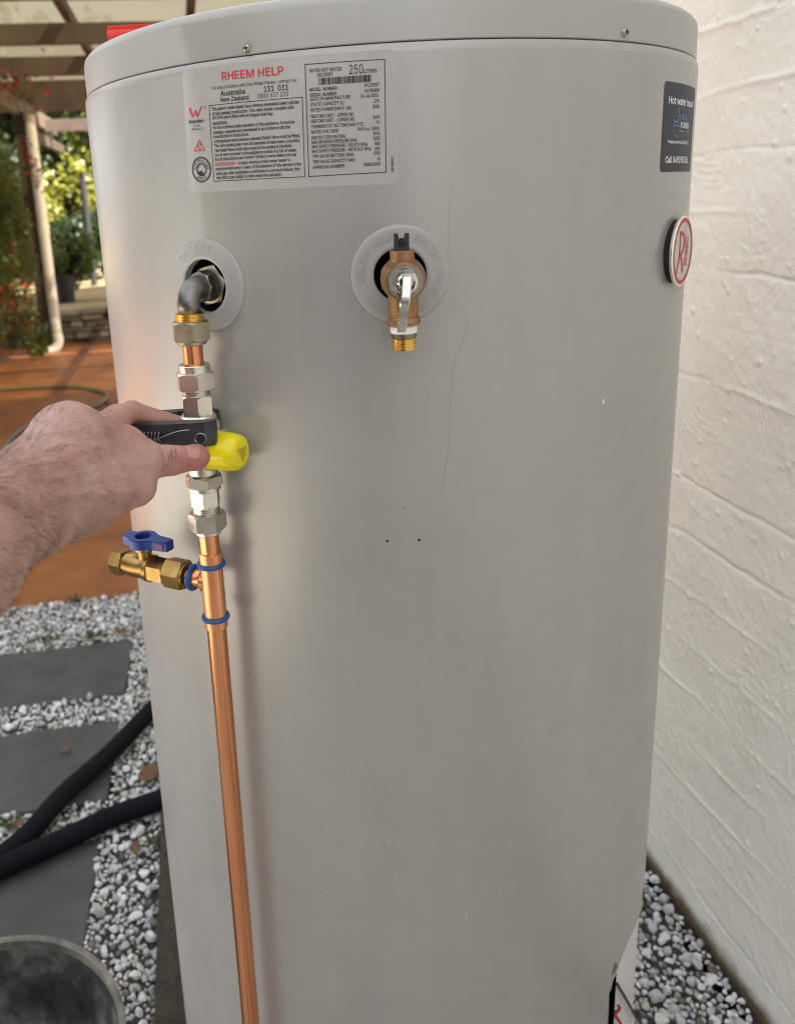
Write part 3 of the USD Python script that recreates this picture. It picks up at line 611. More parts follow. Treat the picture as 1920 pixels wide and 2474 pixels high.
# screw holes, chips and hairline marks on the jacket
for px, py in ((935, 1307), (1012, 1304), (976, 1226)):
    t_, z_ = tz(px, py); part('screw_hole', wrap(flat(Point(t_, z_).buffer(.0011 if py > 1250 else .0005, 12), .0003)), m_hole, heater, False)
m_chip = mat('bare_chip', (.70, .69, .66), .6)
chips = [(1456, 970, .0016)] + [(x * 1.1327, y * 1.1327, .0005) for x, y in ((830, 1795), (1080, 1735), (1088, 1805), (870, 1912), (1065, 1905), (1130, 1985), (1378, 1282), (615, 1500), (1335, 1750), (1220, 1215), (740, 1650), (1180, 2010), (995, 1955), (700, 1905), (1290, 1640))]
r2 = np.random.default_rng(9)
for px, py, s in chips:
    t_, z_ = tz(px, py); a = r2.uniform(0, 6.28, 7); a.sort(); pts = np.c_[np.cos(a), np.sin(a) * 1.4] * s * r2.uniform(.5, 1.2, (7, 1)) + (t_, z_)
    g = Polygon(pts).buffer(s * .25); part('paint_chip', wrap(flat(g, .00025)), m_chip, heater, False)
m_drip = mat('drip_mark', (.37, .356, .333), .33, .2)
drip = spline([np.append(tz(x * S_, y * S_), 0) for S_ in (1.1327,) for x, y in ((968, 385), (960, 430), (958, 540), (950, 600))], 40)
drip2 = spline([np.append(tz(x * 1.1327, y * 1.1327), 0) for x, y in ((1010, 620), (968, 640), (995, 675), (985, 730), (968, 780), (960, 900), (950, 1000), (940, 1080))], 70)
for dd in (drip, drip2): part('drip_mark', wrap(flat(LineString(dd[:, :2]).buffer(.00028), .0002)), m_drip, heater, False)
m_scuff = mat('dark_scuff', (.12, .10, .085), .6)
for x, y, s in ((531, 1438, .0008), (612, 520, .0006), (675, 655, .0005), (835, 642, .0004), (352, 1465, .0005), (912, 848, .0007), (540, 645, .0006)):
    t_, z_ = tz(x * 1.1327, y * 1.1327); part('scuff', wrap(flat(LineString([(t_ - s, z_), (t_ + s * .3, z_ + s * .7), (t_ + s, z_ + s * .4)]).buffer(s * .35), .0002)), m_scuff, heater, False)

# ================================================================== RELIEF VALVE
n_r = radial(th_rel); t_r = np.array([math.cos(th_rel), math.sin(th_rel), 0.0]); o_r = n_r * R + np.array([0, 0, z_rel])
def rv(px, py, d):
    """(t, z) where the lens ray meets the plane d in front of the jacket"""
    q = ray(px, py); s = ((o_r + n_r * d - CAM) @ n_r) / (q @ n_r); P = CAM + q * s - o_r; return P @ t_r, P[2]
def rvp(px, py, d): t, z = rv(px, py, d); return o_r + t_r * t + n_r * d + np.array([0, 0, z])
relief = thing('relief_valve', 'cast bronze pressure relief valve with steel easing lever, right port', 'valve', o_r)
D0 = .024
cx_t = rv(971, 600, D0)[0]; cx_b = rv(974, 740, D0)[0]
zz = lambda y: rv(972, y, D0)[1]
ax = lambda t, z: o_r + t_r * t + n_r * D0 + np.array([0, 0, z])
mpx = lambda w: w * .556 / F
ztop, zc, zb = zz(604), zz(668), zz(782)
bodyv = [lathe([(.0, 0), (mpx(66) / 2, 0), (mpx(68) / 2, .001), (mpx(75) / 2, .010), (mpx(74) / 2, zc - zb - .012), (mpx(60) / 2, zc - zb + .006), (0, zc - zb + .008)], 48, ax(cx_b, zb + .0005)),
         lathe([(mpx(44) / 2, ztop - zc), (mpx(59) / 2, ztop - zc), (mpx(60) / 2, ztop - zc - .001), (mpx(58) / 2, .004), (0, 0)], 48, ax(cx_t, zc)),
         lathe([(mpx(80) / 2, -.0018), (mpx(84) / 2, 0), (mpx(80) / 2, .0022), (mpx(74) / 2, .003)], 48, ax(cx_b, zb + .0018))]
part('valve_body', cat(bodyv), m_bronze, relief)
oc = o_r + t_r * rv(978, 680, .04)[0] + np.array([0, 0, rv(978, 680, .04)[1]])
part('inlet_hex', prism(8, mpx(100), -.006, .022, o_r + t_r * rv(970, 672, .01)[0] + np.array([0, 0, rv(970, 672, .01)[1]]), n_r, bev=.002, rot=.39), m_bronze, relief, 25)
part('bonnet', lathe([(.0155, .012), (.0155, .022), (.0128, .034), (.0125, .0375), (0, .0375)], 40, oc, n_r), m_bronze, relief)
rc = mpx(41) * .55 / .556
part('seal_ring', lathe([(rc * 1.0, .036), (rc * 1.0, .0445), (rc * .95, .0456), (rc * .82, .0456), (rc * .80, .0440), (rc * .70, .0440)], 64, oc, n_r), m_steel, relief)
part('stamped_band', lathe([(rc * .83, .0458), (rc * .945, .0458)], 64, oc, n_r), mat('green_stamp', (.16, .20, .18), .3, .8, color2=(.45, .46, .42), scale=900), relief)
part('dished_cap', lathe([(0, .0436), (rc * .30, .0432), (rc * .34, .0462), (rc * .38, .0466), (rc * .60, .0440), (rc * .66, .0455), (rc * .70, .0440)], 64, oc, n_r), m_chrome, relief)
part('cap_slot', lathe([(0, .0441), (rc * .30, .0441)], 32, oc, n_r), m_hole, relief)
lev = spline([rvp(983, 664, .052), rvp(982, 690, .054), rvp(980, 715, .0565), rvp(976, 742, .056), rvp(973, 770, .050), rvp(971, 796, .047), rvp(970, 801, .0465)], 40)
hw = np.interp(np.linspace(0, 1, 40), [0, .55, 1], [mpx(23), mpx(23), mpx(21)]) / 2
def strap(P, hw, side, thick):
    T_ = np.gradient(P, axis=0); T_ /= np.linalg.norm(T_, axis=1)[:, None]; N_ = np.cross(T_, side); N_ /= np.linalg.norm(N_, axis=1)[:, None]
    b = thick * .35; V = []
    cs = lambda i: [(-hw[i], -thick / 2), (-hw[i] + 0, thick / 2 - b), (-hw[i] + b, thick / 2), (hw[i] - b, thick / 2), (hw[i], thick / 2 - b), (hw[i], -thick / 2)]
    for i in range(len(P)): V += [P[i] + a * side + c * N_[i] for a, c in cs(i)]
    n = 6; f = []
    for i in range(len(P) - 1):
        for k in range(n): a, b_, c, d = i * n + k, i * n + (k + 1) % n, (i + 1) * n + (k + 1) % n, (i + 1) * n + k; f += [(a, b_, c), (a, c, d)]
    for i0 in (0, (len(P) - 1) * n): f += [(i0, i0 + k, i0 + k + 1) for k in range(1, n - 1)]
    m = trimesh.Trimesh(V, f, process=False); trimesh.repair.fix_normals(m); return m
part('lever', strap(lev, hw, t_r, .0022), m_steel, relief, 30)
part('lever_foot', cat([box((0, 0, 0), (mpx(22), .004, .009))]).apply_transform(np.block([[np.c_[t_r, n_r, [0, 0, 1]], (rvp(984, 666, .048))[:, None]], [np.zeros((1, 3)), np.ones((1, 1))]])), m_steel, relief, False)
part('tape_wrap', lathe([(mpx(64) / 2, -.0035), (mpx(66) / 2, -.003), (mpx(66) / 2, .0012), (mpx(62) / 2, .002)], 40, ax(cx_b, zz(791))), m_ptfe, relief)
part('dark_ring', lathe([(mpx(58) / 2, -.0036), (mpx(63) / 2, -.003), (mpx(64) / 2, .001), (mpx(58) / 2, .003)], 40, ax(cx_b, zz(802))), m_dark_fit, relief)
def thread(r, h0, h1, pitch, o, axis=(0, 0, 1)):
    p = []; z = h0
    while z < h1 - 1e-6: p += [(r, z), (r, z + pitch * .3), (r * .93, z + pitch * .55), (r * .93, z + pitch * .75)]; z += pitch
    return lathe([(0, h0)] + p + [(r, min(z, h1 + pitch)), (0, min(z, h1 + pitch))], 40, o, axis)
part('outlet_neck', lathe([(mpx(52) / 2, 0), (mpx(54) / 2, .004), (mpx(54) / 2, .012)], 40, ax(cx_b, zz(820))), m_brass, relief)
part('outlet_thread', thread(mpx(60) / 2, 0, zz(818) - zz(843), .0018, ax(cx_b, zz(843))), m_thread, relief)
bp = [(-.5, 0), (.5, 0), (.5, 1), (.24, 1), (.17, .70), (-.17, .70), (-.24, 1), (-.5, 1)]
pw, ph = mpx(36), zz(563) - zz(606)
pm = trimesh.creation.extrude_polygon(Polygon([(a * pw, b * ph) for a, b in bp]), .008, engine='earcut'); pm.apply_translation((0, 0, -.004))
part('spring_clip', frame(pm, ax(cx_t - .0004, zz(606)), n_r), m_blackp, relief, False)
part('clip_button', lathe([(0, .0016), (.0022, .0012), (.003, 0)], 24, ax(cx_t - .0004, zz(584)) + n_r * .004, n_r), m_pole, relief)

# ================================================================== HOT WATER PIPEWORK
n_o = radial(th_out); base = n_o * R + np.array([0, 0, z_out])
DP = .0215
A_top = base + n_o * DP
# foot of the pipe: same stand-off from the jacket, where the photograph shows it at the bottom edge
best = min(np.linspace(-.9, -.6, 400), key=lambda t: abs(proj(np.append(radial(t)[:2] * (R + DP), atd(607, 2474, .80)[2]))[0] - 607))
zlow = atd(607, 2474, .80)[2]; B_low = np.append(radial(best)[:2] * (R + DP), zlow)
def axp(z): s = (A_top[2] - z) / (A_top[2] - zlow); return A_top + (B_low - A_top) * s
def zat(py):
    lo, hi = .2, 1.4
    for _ in range(40):
        m_ = (lo + hi) / 2
        if proj(axp(m_))[1] > py: lo = m_
        else: hi = m_
    return lo
dirp = (A_top - B_low) / np.linalg.norm(A_top - B_low)
def wm(w, py): return w * proj(axp(zat(py)))[2] / F
def seg(y0, y1): z0, z1 = zat(y1), zat(y0); return axp(z0), z1 - z0
def cylseg(w, y0, y1, bev=.0006, n=40):
    o, h = seg(y0, y1); r = wm(w, (y0 + y1) / 2) / 2
    return lathe([(0, 0), (r - bev, 0), (r, bev), (r, h - bev), (r - bev, h), (0, h)], n, o, dirp)
view_a = math.atan2(*(CAM - A_top)[[1, 0]])
def hexseg(w, y0, y1, rot, bev=.0011):
    o, h = seg(y0, y1); return prism(6, wm(w, (y0 + y1) / 2) * .93, 0, h, o, dirp, hint=(0, 1, 0), bev=bev, rot=rot)
pipe = thing('hot_water_pipe', 'copper hot water pipe running down the front of the grey tank', 'pipe')
ze = zat(700); el = []
rel = wm(57, 720) / 2
bend = [base - n_o * .012, base + n_o * (DP - .012)] + [A_top + n_o * (-.012 + .012 * math.sin(a)) + np.array([0, 0, -.012 + .012 * math.cos(a)]) for a in np.linspace(.15, math.pi / 2, 12)] + [axp(zat(757))]
part('elbow', cat([tube(bend, rel, 32), trimesh.creation.icosphere(3, rel * 1.01).apply_translation(A_top + n_o * -.0035 + np.array([0, 0, -.0035]))]), m_dark_fit, pipe, True)
part('elbow_collar', cat([prism(8, rel * 2.5, .001, .0085, base, n_o, bev=.0012), lathe([(rel * 1.32, -.006), (rel * 1.38, -.004), (rel * 1.38, -.001), (rel * 1.28, .001)], 40, base, n_o)]), m_dark_fit, pipe, 30)
part('port_nut', prism(6, rel * 2 * 1.62, -.022, -.003, base, n_o, rot=.2), m_brassd, pipe, 25)
o, h = seg(755, 780); part('union_thread', thread(wm(70, 766) / 2, 0, h - .001, .0019, o), m_thread, pipe)
part('compression_nut', hexseg(91, 775, 822, view_a + .10), m_brassd, pipe, 22)
part('nut_collar', cylseg(72, 818, 831), m_brassd, pipe)
part('copper_tube', cylseg(49, 829, 884), m_copper, pipe)
part('copper_tube', cylseg(49.5, 1284, 1336), m_copper, pipe)
o = axp(zat(1505)); L_ = np.linalg.norm(axp(.03) - o)
part('copper_tube', lathe([(0, 0), (wm(48, 1500) / 2, 0), (wm(48, 1500) / 2, L_)], 40, axp(.03), dirp), m_copper, pipe, label='long copper tube dropping to the ground')
# pressed tee with blue rings
rt_ = wm(55, 1400) / 2
o0, h0 = seg(1332, 1512)
part('tee', lathe([(rt_ * .9, 0), (rt_ * 1.03, .0002), (rt_ * 1.03, .009), (rt_ * .99, .0095), (rt_, .012), (rt_, h0 - .014), (rt_ * .99, h0 - .0115), (rt_ * 1.03, h0 - .011), (rt_ * 1.03, h0 - .0004), (rt_ * .9, h0)], 40, o0, dirp), m_copper2, pipe)
for y, tl in ((1362, .0), (1489, .0)):
    c = axp(zat(y)); a, b, _ = basis(dirp)
    part('blue_ring', tube([c + (rt_ * 1.06) * (math.cos(t) * a + math.sin(t) * b) for t in np.linspace(0, 2 * math.pi, 48, endpoint=False)], .0021, 10, True), m_blue, pipe, True)
# branch to the left
u = np.array([-.797, .603, 0.0]); u /= np.linalg.norm(u)
zbr = zat(1404); Ob = axp(zbr)
def tb(px):
    lo, hi = -.01, .25
    for _ in range(40):
        m_ = (lo + hi) / 2
        if proj(Ob + u * m_)[0] > px: lo = m_
        else: hi = m_
    return lo
bw = lambda w, px: w * proj(Ob + u * tb(px))[2] / F
xq = lambda x: 200 + x / 3.852
rb = bw(46, 470) / 2
fil = [(rb * 1.0, .0)] + [(rb + .006 * (1 - math.sin(a)), rt_ * .8 + .006 * (1 - math.cos(a))) for a in np.linspace(0, math.pi / 2, 8)][::-1]
fil = [(rb + .0022 * (1 - math.sin(a)), rt_ * .80 + .0045 * (1 - math.cos(a))) for a in np.linspace(0, math.pi / 2, 8)]
part('tee_branch', lathe([(rb, 0)] + sorted(fil, key=lambda q: q[1]) + [(rb, tb(xq(1000))), (rb * .9, tb(xq(1000)))], 36, Ob, u), m_copper2, pipe)
c = Ob + u * tb(xq(1035)); a, b, _ = basis(u)
part('blue_ring', tube([c + rb * 1.16 * (math.cos(t) * a + math.sin(t) * b) for t in np.linspace(0, 2 * math.pi, 48, endpoint=False)], .0023, 10, True), m_blue, pipe, True)
part('copper_tube', lathe([(rb * .88, tb(xq(1030))), (rb * .88, tb(xq(860)))], 36, Ob, u), m_copper, pipe)

# ball valve on the branch
bvo = Ob + u * tb(xq(600))
bv = thing('ball_valve', 'brass ball valve with blue butterfly handle left of the copper tee', 'valve', bvo)
def bl_(prof, mat_, name, n=40): return part(name, lathe([(r, tb(xq(x))) for r, x in prof], n, Ob, u), mat_, bv)
r_big = bw(300 / 3.852, xq(880)) / 2 * .9
part('compression_nut', prism(6, r_big * 2 * .95, tb(xq(960)), tb(xq(800)), Ob, u, rot=.25), m_brass, bv, 22)
part('nut_face', lathe([(rb * .95, tb(xq(985))), (r_big * .86, tb(xq(975))), (r_big * .9, tb(xq(950)))], 40, Ob, u), m_brass, bv)
part('body_hex', prism(6, r_big * 1.72, tb(xq(800)), tb(xq(655)), Ob, u, rot=.55), m_brass, bv, 22)
bl_([(r_big * .78, 810), (r_big * .82, 795), (r_big * .72, 785)], m_brass, 'body_ring')
bl_([(r_big * .8, 660), (r_big * .97, 652), (r_big * .97, 622), (r_big * .9, 612), (r_big * .86, 560), (r_big * .88, 500), (r_big * .80, 430), (r_big * .74, 400)], m_brass, 'body')
part('end_nut', prism(6, r_big * 1.68, tb(xq(408)), tb(xq(308)), Ob, u, rot=.1), m_brass, bv, 22)
bl_([(r_big * .80, 312), (r_big * .68, 296), (0, 292)], m_brass, 'end_cap')
hs = Ob + u * tb(xq(592))
part('stem', cat([lathe([(.0062, .0), (.0062, r_big + .004), (.0085, r_big + .0045), (.0085, r_big + .0075), (.005, r_big + .008), (.005, r_big + .012)], 24, hs), ]), m_brass, bv)
hz = r_big + .0085; pxm = proj(hs)[2] / F
tl_, tr_ = tb(xq(432)) - tb(xq(592)), tb(xq(838)) - tb(xq(592))
w2 = .0064
hp = shapely.union_all([Polygon([(tl_, w2 * .75), (tl_ * .55, w2 * 1.05), (.004, .0105), (-.004, .0105), (tr_ * .5, w2 * 1.05), (tr_, w2 * .8), (tr_ * 1.03, 0), (tr_, -w2 * .8), (tr_ * .5, -w2 * 1.05), (-.004, -.0105), (.004, -.0105), (tl_ * .55, -w2 * 1.05), (tl_, -w2 * .75)]), Point(0, 0).buffer(.0125)]).difference(Point(0, 0).buffer(.0066))
hp = hp.buffer(-.0012).buffer(.0012)
hm = cat([trimesh.creation.extrude_polygon(hp, .0075, engine='earcut'), trimesh.creation.extrude_polygon(hp.buffer(-.0009), .0009, engine='earcut').apply_translation((0, 0, .0075))])
hm.apply_transform(np.block([[np.c_[u, np.cross([0, 0, 1], u), [0, 0, 1]], (hs + [0, 0, hz])[:, None]], [np.zeros((1, 3)), np.ones((1, 1))]]))
hd = part('handle', hm, m_bluev, bv, 25)
part('handle_screw', lathe([(0, .004), (.0035, .0035), (.005, .002), (.005, 0)], 6, hs + [0, 0, hz]), m_screw, bv, False)
sd = np.cross([0, 0, 1.0], u); sd = sd if sd @ (CAM - hs) > 0 else -sd
pr = box((0, 0, 0), (.019, .0004, .0052)); pr.apply_transform(np.block([[np.c_[u, sd, [0, 0, 1]], (hs + u * tr_ * .55 + sd * (w2 * .97) + [0, 0, hz + .0038])[:, None]], [np.zeros((1, 3)), np.ones((1, 1))]]))
part('handle_print', pr, m_pink, hd, False)

# tempering valve: unions above and below, body, yellow cap
tv = thing('tempering_valve', 'nickel plated tempering valve with bright yellow cap on the copper pipe', 'valve', axp(zat(1080)))
part('nut_collar', cylseg(77, 879, 899), m_nickel, tv)
part('union_nut', hexseg(90, 897, 939, view_a + .12), m_nickel, tv, 22)
o, h = seg(936, 956); part('union_thread', thread(wm(67, 946) / 2, 0, h, .0017, o), m_nickel, tv)
part('check_valve', hexseg(73, 953, 1004, view_a + .02), m_nickel, tv, 22)
part('flange', cylseg(88, 1000, 1016, .0014), m_nickel, tv)
part('valve_nut', hexseg(94, 1014, 1056, view_a + .3), m_nickel, tv, 22)
part('valve_body', cylseg(70, 1050, 1150, .003), m_nickel, tv)
part('flange', hexseg(88, 1146, 1172, view_a + .2), m_nickel, tv, 22); part('flange_lip', cylseg(80, 1168, 1181), m_nickel, tv)
part('check_valve', hexseg(68, 1176, 1222, view_a - .18), m_nickel, tv, 22)
o, h = seg(1218, 1240); part('union_thread', thread(wm(66, 1230) / 2, 0, h, .0017, o), m_nickel, tv)
part('union_nut', hexseg(86, 1236, 1276, view_a + .42), m_nickel, tv, 22)
part('nut_collar', cylseg(63, 1273, 1287), m_nickel, tv)
cdir = np.array([.80, -.60, .0]); cdir /= np.linalg.norm(cdir)
co = axp(zat(1083)); capR = .0158
# slide the cap along its axis so that its far end stands where the photograph shows it
end = max(np.linspace(.02, .06, 200), key=lambda t: -abs(proj(co + cdir * t)[0] - 585))
part('spindle_housing', lathe([(.0115, .0), (.0115, end - .027)], 36, co, cdir), m_nickel, tv)
cap = lathe([(capR * 1.0, end - .031), (capR * 1.06, end - .0305), (capR * 1.06, end - .0265), (capR * 1.0, end - .0255), (capR * .97, end - .010), (capR * .93, end - .0055), (capR * .83, end - .002), (capR * .66, end - .0004), (capR * .55, end), (0, end)], 96, co, cdir)
v = np.array(cap.vertices) - co; hgt_ = v @ cdir; rr_ = v - np.outer(hgt_, cdir); a, b, _ = basis(cdir); an = np.arctan2(rr_ @ b, rr_ @ a)
fl = np.clip((hgt_ - (end - .025)) / .006, 0, 1); ri_ = np.linalg.norm(rr_, axis=1)
k6 = np.minimum(1, math.cos(math.pi / 6) * 1.122 / np.cos(((an + .30) % (math.pi / 3)) - math.pi / 6)); v = np.outer(hgt_, cdir) + rr_ * (1 - fl * (1 - k6))[:, None] + co
cp = part('yellow_cap', trimesh.Trimesh(v, cap.faces, process=False), m_yellow, tv, 40)
tri3 = [(-.0062, .0045), (.0064, .0042), (.0004, -.0078)]
tdepth = frame(flat(Polygon(tri3), .00025), co + cdir * end, cdir); part('triangle_shade', tdepth, mat('recess_shade', (.46, .38, .004), .4), cp, False)  # flat triangle; deeper yellow paints the shade of a recess
marks = []
s_ = 'DO NOT ADJUST'
for k, ch in enumerate(s_):
    if ch == ' ': continue
    ang = math.radians(198 + k * 11.5); m_ = letters(ch, True).copy(); vv = np.array(m_.vertices) * .0026; vv[:, 0] -= vv[:, 0].max() / 2
    e_r = math.cos(ang) * a + math.sin(ang) * b; e_t = -math.sin(ang) * a + math.cos(ang) * b
    V = co + cdir * (end - .0297) + e_r * capR * 1.066 + np.outer(vv[:, 0], e_t) + np.outer(vv[:, 1], cdir); marks.append(trimesh.Trimesh(V, m_.faces, process=False))
part('cap_lettering', cat(marks), m_black, cp, False)

# ================================================================== THE WRENCH
wz0, wz1 = zat(1062), zat(1010)                       # underside and top of the head at the pipe
wz0, wz1 = zat(1057), zat(1001)
pa = axp((wz0 + wz1) / 2)
wd = np.array([-.985, .175, 0.0]); wd /= np.linalg.norm(wd)     # along the handle, away from the jaws
wn = np.array([-wd[1], wd[0], 0.0]); wn = wn if wn @ (CAM - pa) > 0 else -wn   # towards the lens
wr = thing('adjustable_wrench', 'black adjustable wrench gripping the nut above the yellow cap', 'wrench', pa)
nutr = wm(94, 1035) * .93 / 2
near = [(-.0165, nutr + .0002), (.012, nutr + .0002), (.030, nutr + .0012), (.052, nutr - .003), (.066, nutr - .009), (.066, nutr + .0006), (.050, nutr + .0085), (.030, nutr + .0125), (.010, nutr + .0135), (-.008, nutr + .0120), (-.0160, nutr + .0080)]
far = [(-.0150, -nutr - .0002), (.016, -nutr - .0002), (.020, -nutr + .004), (.045, -nutr + .006), (.066, nutr - .011), (.066, -.012), (.040, -nutr - .007), (.012, -nutr - .010), (-.0120, -nutr - .0075)]
hand_ = [(.062, .0045), (.062, -.0085), (.10, -.0085), (.118, -.0085), (.122, -.002), (.118, .0045)]
def wplate(poly, z0, z1, bev=.0011):
    p = Polygon(poly); p = p if p.is_valid else p.buffer(0); p = shapely.geometry.polygon.orient(p.buffer(-.0012).buffer(.0012)); pin = shapely.geometry.polygon.orient(p.buffer(-bev))
    M1 = manifold3d.CrossSection([np.array(p.exterior.coords)[:-1]]); 
    m = manifold3d.Manifold.batch_boolean([manifold3d.CrossSection([np.array(pin.exterior.coords)[:-1]]).extrude(z1 - z0), M1.extrude(z1 - z0 - 2 * bev).translate((0, 0, bev))], manifold3d.OpType.Add)
    mm = m.to_mesh(); t = trimesh.Trimesh(mm.vert_properties[:, :3], mm.tri_verts, process=False)
    t.apply_transform(np.block([[np.c_[wd, wn, [0, 0, 1.0]], np.array([pa[0], pa[1], z0])[:, None]], [np.zeros((1, 3)), np.ones((1, 1))]]))
    if np.linalg.det(np.c_[wd, wn, [0, 0, 1.0]]) < 0: t.invert()
    return t
part('fixed_jaw', wplate(near, wz0, wz1), m_wrench, wr, 25)
part('sliding_jaw', wplate(far, wz0 + .0005, wz1 - .0005), m_wrench, wr, 25)
part('handle', wplate(hand_, wz0 + .002, wz1 - .002), m_wrench, wr, 25)
wp3 = lambda a, b, z: pa + wd * a + wn * b + np.array([0, 0, z - pa[2]])
zm = (wz0 + wz1) / 2
# knurled screw in its window, and the round bore at the nose of the jaw
f_at = lambda a: np.interp(a, [-.016, -.008, .010, .030, .050, .066], [nutr + .008, nutr + .012, nutr + .0135, nutr + .0125, nutr + .0085, nutr + .0006])
win = []
q0, q1 = .022, .040
wl = trimesh.Trimesh([wp3(q0, f_at(q0) + .0003, zm + .0005), wp3(q0 + .003, f_at(q0 + .003) + .0003, zm + .0040), wp3(q1 - .003, f_at(q1 - .003) + .0003, zm + .0035), wp3(q1, f_at(q1) + .0003, zm - .0008), wp3(q1 - .002, f_at(q1 - .002) + .0003, zm - .0028), wp3(q0 + .001, f_at(q0 + .001) + .0003, zm - .0030)], [(0, 1, 2), (0, 2, 3), (0, 3, 4), (0, 4, 5)], process=False)
part('screw_window', wl, m_hole, wr, False)
for k in range(5):
    q = q0 + .0035 + k * .0028
    arc_ = [wp3(q + .0010 * math.cos(t) , f_at(q) + .0002 + .0008 * math.cos(t), zm + .0005 + .0033 * math.sin(t)) for t in np.linspace(-1.5, 1.5, 14)]
    part('knurl_ridge', tube(arc_, .00055, 8), m_wedge, wr)
ob_ = wp3(-.0050, f_at(-.0050) - .0001, zm - .0026)
part('pin_bore', lathe([(0, .0006), (.0039, .0006), (.0039, .0003)], 28, ob_, wn), m_hole, wr)
part('bore_edge', lathe([(.0039, .0003), (.0040, .0010), (.0045, .0008), (.0046, .0)], 28, ob_, wn), m_wedge, wr)
gl = spline([wp3(.003, f_at(.003) + .0002, zm + .0046), wp3(.012, f_at(.012) + .0002, zm + .0040), wp3(.026, f_at(.026) + .0002, zm - .0008), wp3(.04, f_at(.04) + .0002, zm - .0035)], 24)
part('raised_line', tube(gl, .0004, 6), m_wedge, wr)

# ================================================================== THE PERSON
def roundcone(P, a, b, r1, r2):
    ba = b - a; l2 = ba @ ba; t = np.clip(((P - a) @ ba) / l2, 0, 1)
    return np.linalg.norm(P - a - t[..., None] * ba, axis=-1) - (r1 + (r2 - r1) * t)
def smin(a, b, k): h = np.clip(.5 + .5 * (b - a) / k, 0, 1); return b + (a - b) * h - k * h * (1 - h)
J = lambda x, y, d: atd(x, y, d)
bones = [ # (from, to, radius, radius, blend)
    (J(-400, 1490, .27), J(-160, 1346, .365), .040, .0345, .02), (J(-160, 1346, .365), J(60, 1216, .478), .0345, .0285, .02), (J(60, 1216, .478), J(118, 1178, .505), .0285, .0282, .02),
    (J(118, 1178, .505), J(165, 1066, .528), .0265, .0215, .018), (J(165, 1062, .528), J(300, 1090, .556), .0215, .0165, .016),
    (J(118, 1180, .505), J(316, 1140, .552), .0285, .0148, .014), (J(118, 1190, .506), J(190, 1196, .522), .0270, .0215, .018), (J(190, 1196, .522), J(322, 1178, .552), .0215, .0110, .016),
    (J(300, 1092, .556), J(356, 1108, .557), .0160, .0108, .008), (J(322, 1178, .552), J(338, 1184, .549), .0105, .0086, .005),
    (J(345, 1112, .563), J(338, 1090, .592), .0110, .0092, .008), (J(338, 1090, .592), J(285, 1075, .612), .0090, .0080, .006), (J(330, 1165, .556), J(322, 1130, .588), .0095, .0085, .008), (J(322, 1130, .588), J(270, 1105, .608), .0085, .0075, .006),
    (J(150, 1120, .53), J(290, 1130, .575), .020, .015, .015),
    (J(250, 1140, .570), J(350, 1118, .582), .0125, .0108, .012), (J(350, 1118, .582), J(415, 1113, .583), .0108, .0096, .008), (J(415, 1113, .583), J(472, 1106, .583), .0096, .0085, .006), (J(472, 1106, .583), J(480, 1105, .583), .0085, .0076, .004),
    (J(205, 1060, .56), J(280, 1012, .600), .0150, .0090, .012), (J(280, 1012, .600), J(318, 996, .628), .0090, .0080, .006), (J(318, 996, .628), J(440, 1026, .645), .0080, .0062, .006),
]
allp = np.array([p for b in bones[1:] for p in b[:2]] ); lo_, hi_ = allp.min(0) - .05, allp.max(0) + .05
lo_[:] = np.minimum(lo_, J(-300, 1500, .315) - .05); hs_ = .0015
gxs = [np.arange(lo_[k], hi_[k], hs_) for k in range(3)]
G = np.stack(np.meshgrid(*gxs, indexing='ij'), -1).astype(np.float32)
SD = np.full(G.shape[:3], .06, np.float32)
for a_, b_, ra, rb_, k_ in bones:
    l_, h_ = np.minimum(a_, b_) - max(ra, rb_) - .024, np.maximum(a_, b_) + max(ra, rb_) + .024
    ii = [slice(*np.clip(np.searchsorted(gxs[k], [l_[k], h_[k]]), 0, len(gxs[k]))) for k in range(3)]; ii = tuple(ii)
    if 0 in SD[ii].shape: continue
    SD[ii] = smin(SD[ii], roundcone(G[ii], a_.astype(np.float32), b_.astype(np.float32), ra, rb_).astype(np.float32), k_)
near_ = np.abs(SD) < .006
Q = G[near_]; SD[near_] += ((meshkit.fbm(Q * 45, 2, 3) - .5) * .0026 + (meshkit.fbm(Q * 150, 2, 9) - .5) * .0009).astype(np.float32)
pq = proj(Q); 
for pts_l, amp, wpx in ((((120, 1120), (230, 1075), (352, 1092)), .0013, 11), (((120, 1160), (240, 1130), (370, 1118)), .0011, 10), (((130, 1200), (230, 1190), (335, 1185)), .0012, 10), (((60, 1150), (140, 1180), (210, 1160), (300, 1150)), .0010, 5), (((150, 1040), (220, 1060), (260, 1105)), .0009, 5)):
    ln = LineString(spline(np.array(pts_l, float), 30)); dd = shapely.distance(shapely.points(pq[:, :2]), ln); SD[near_] -= (amp * np.exp(-(dd / wpx)**2)).astype(np.float32)
for px, tilt in ((398, 0), (408, 2), (418, -1), (427, 3), (388, 1)):      # creases over the thumb joint
    a_, b_ = atd(px + tilt, 1084, .5735), atd(px - tilt + 3, 1136, .5735)
    SD = np.maximum(SD, -(np.where(near_, 0, 1) + 0) - .05) if False else SD
    dcre = roundcone(Q, a_, b_, .0016, .0010); cur = SD[near_]; SD[near_] = np.maximum(cur, cur + .0011 * np.exp(-(np.maximum(dcre, 0) / .0011)**2)).astype(np.float32)
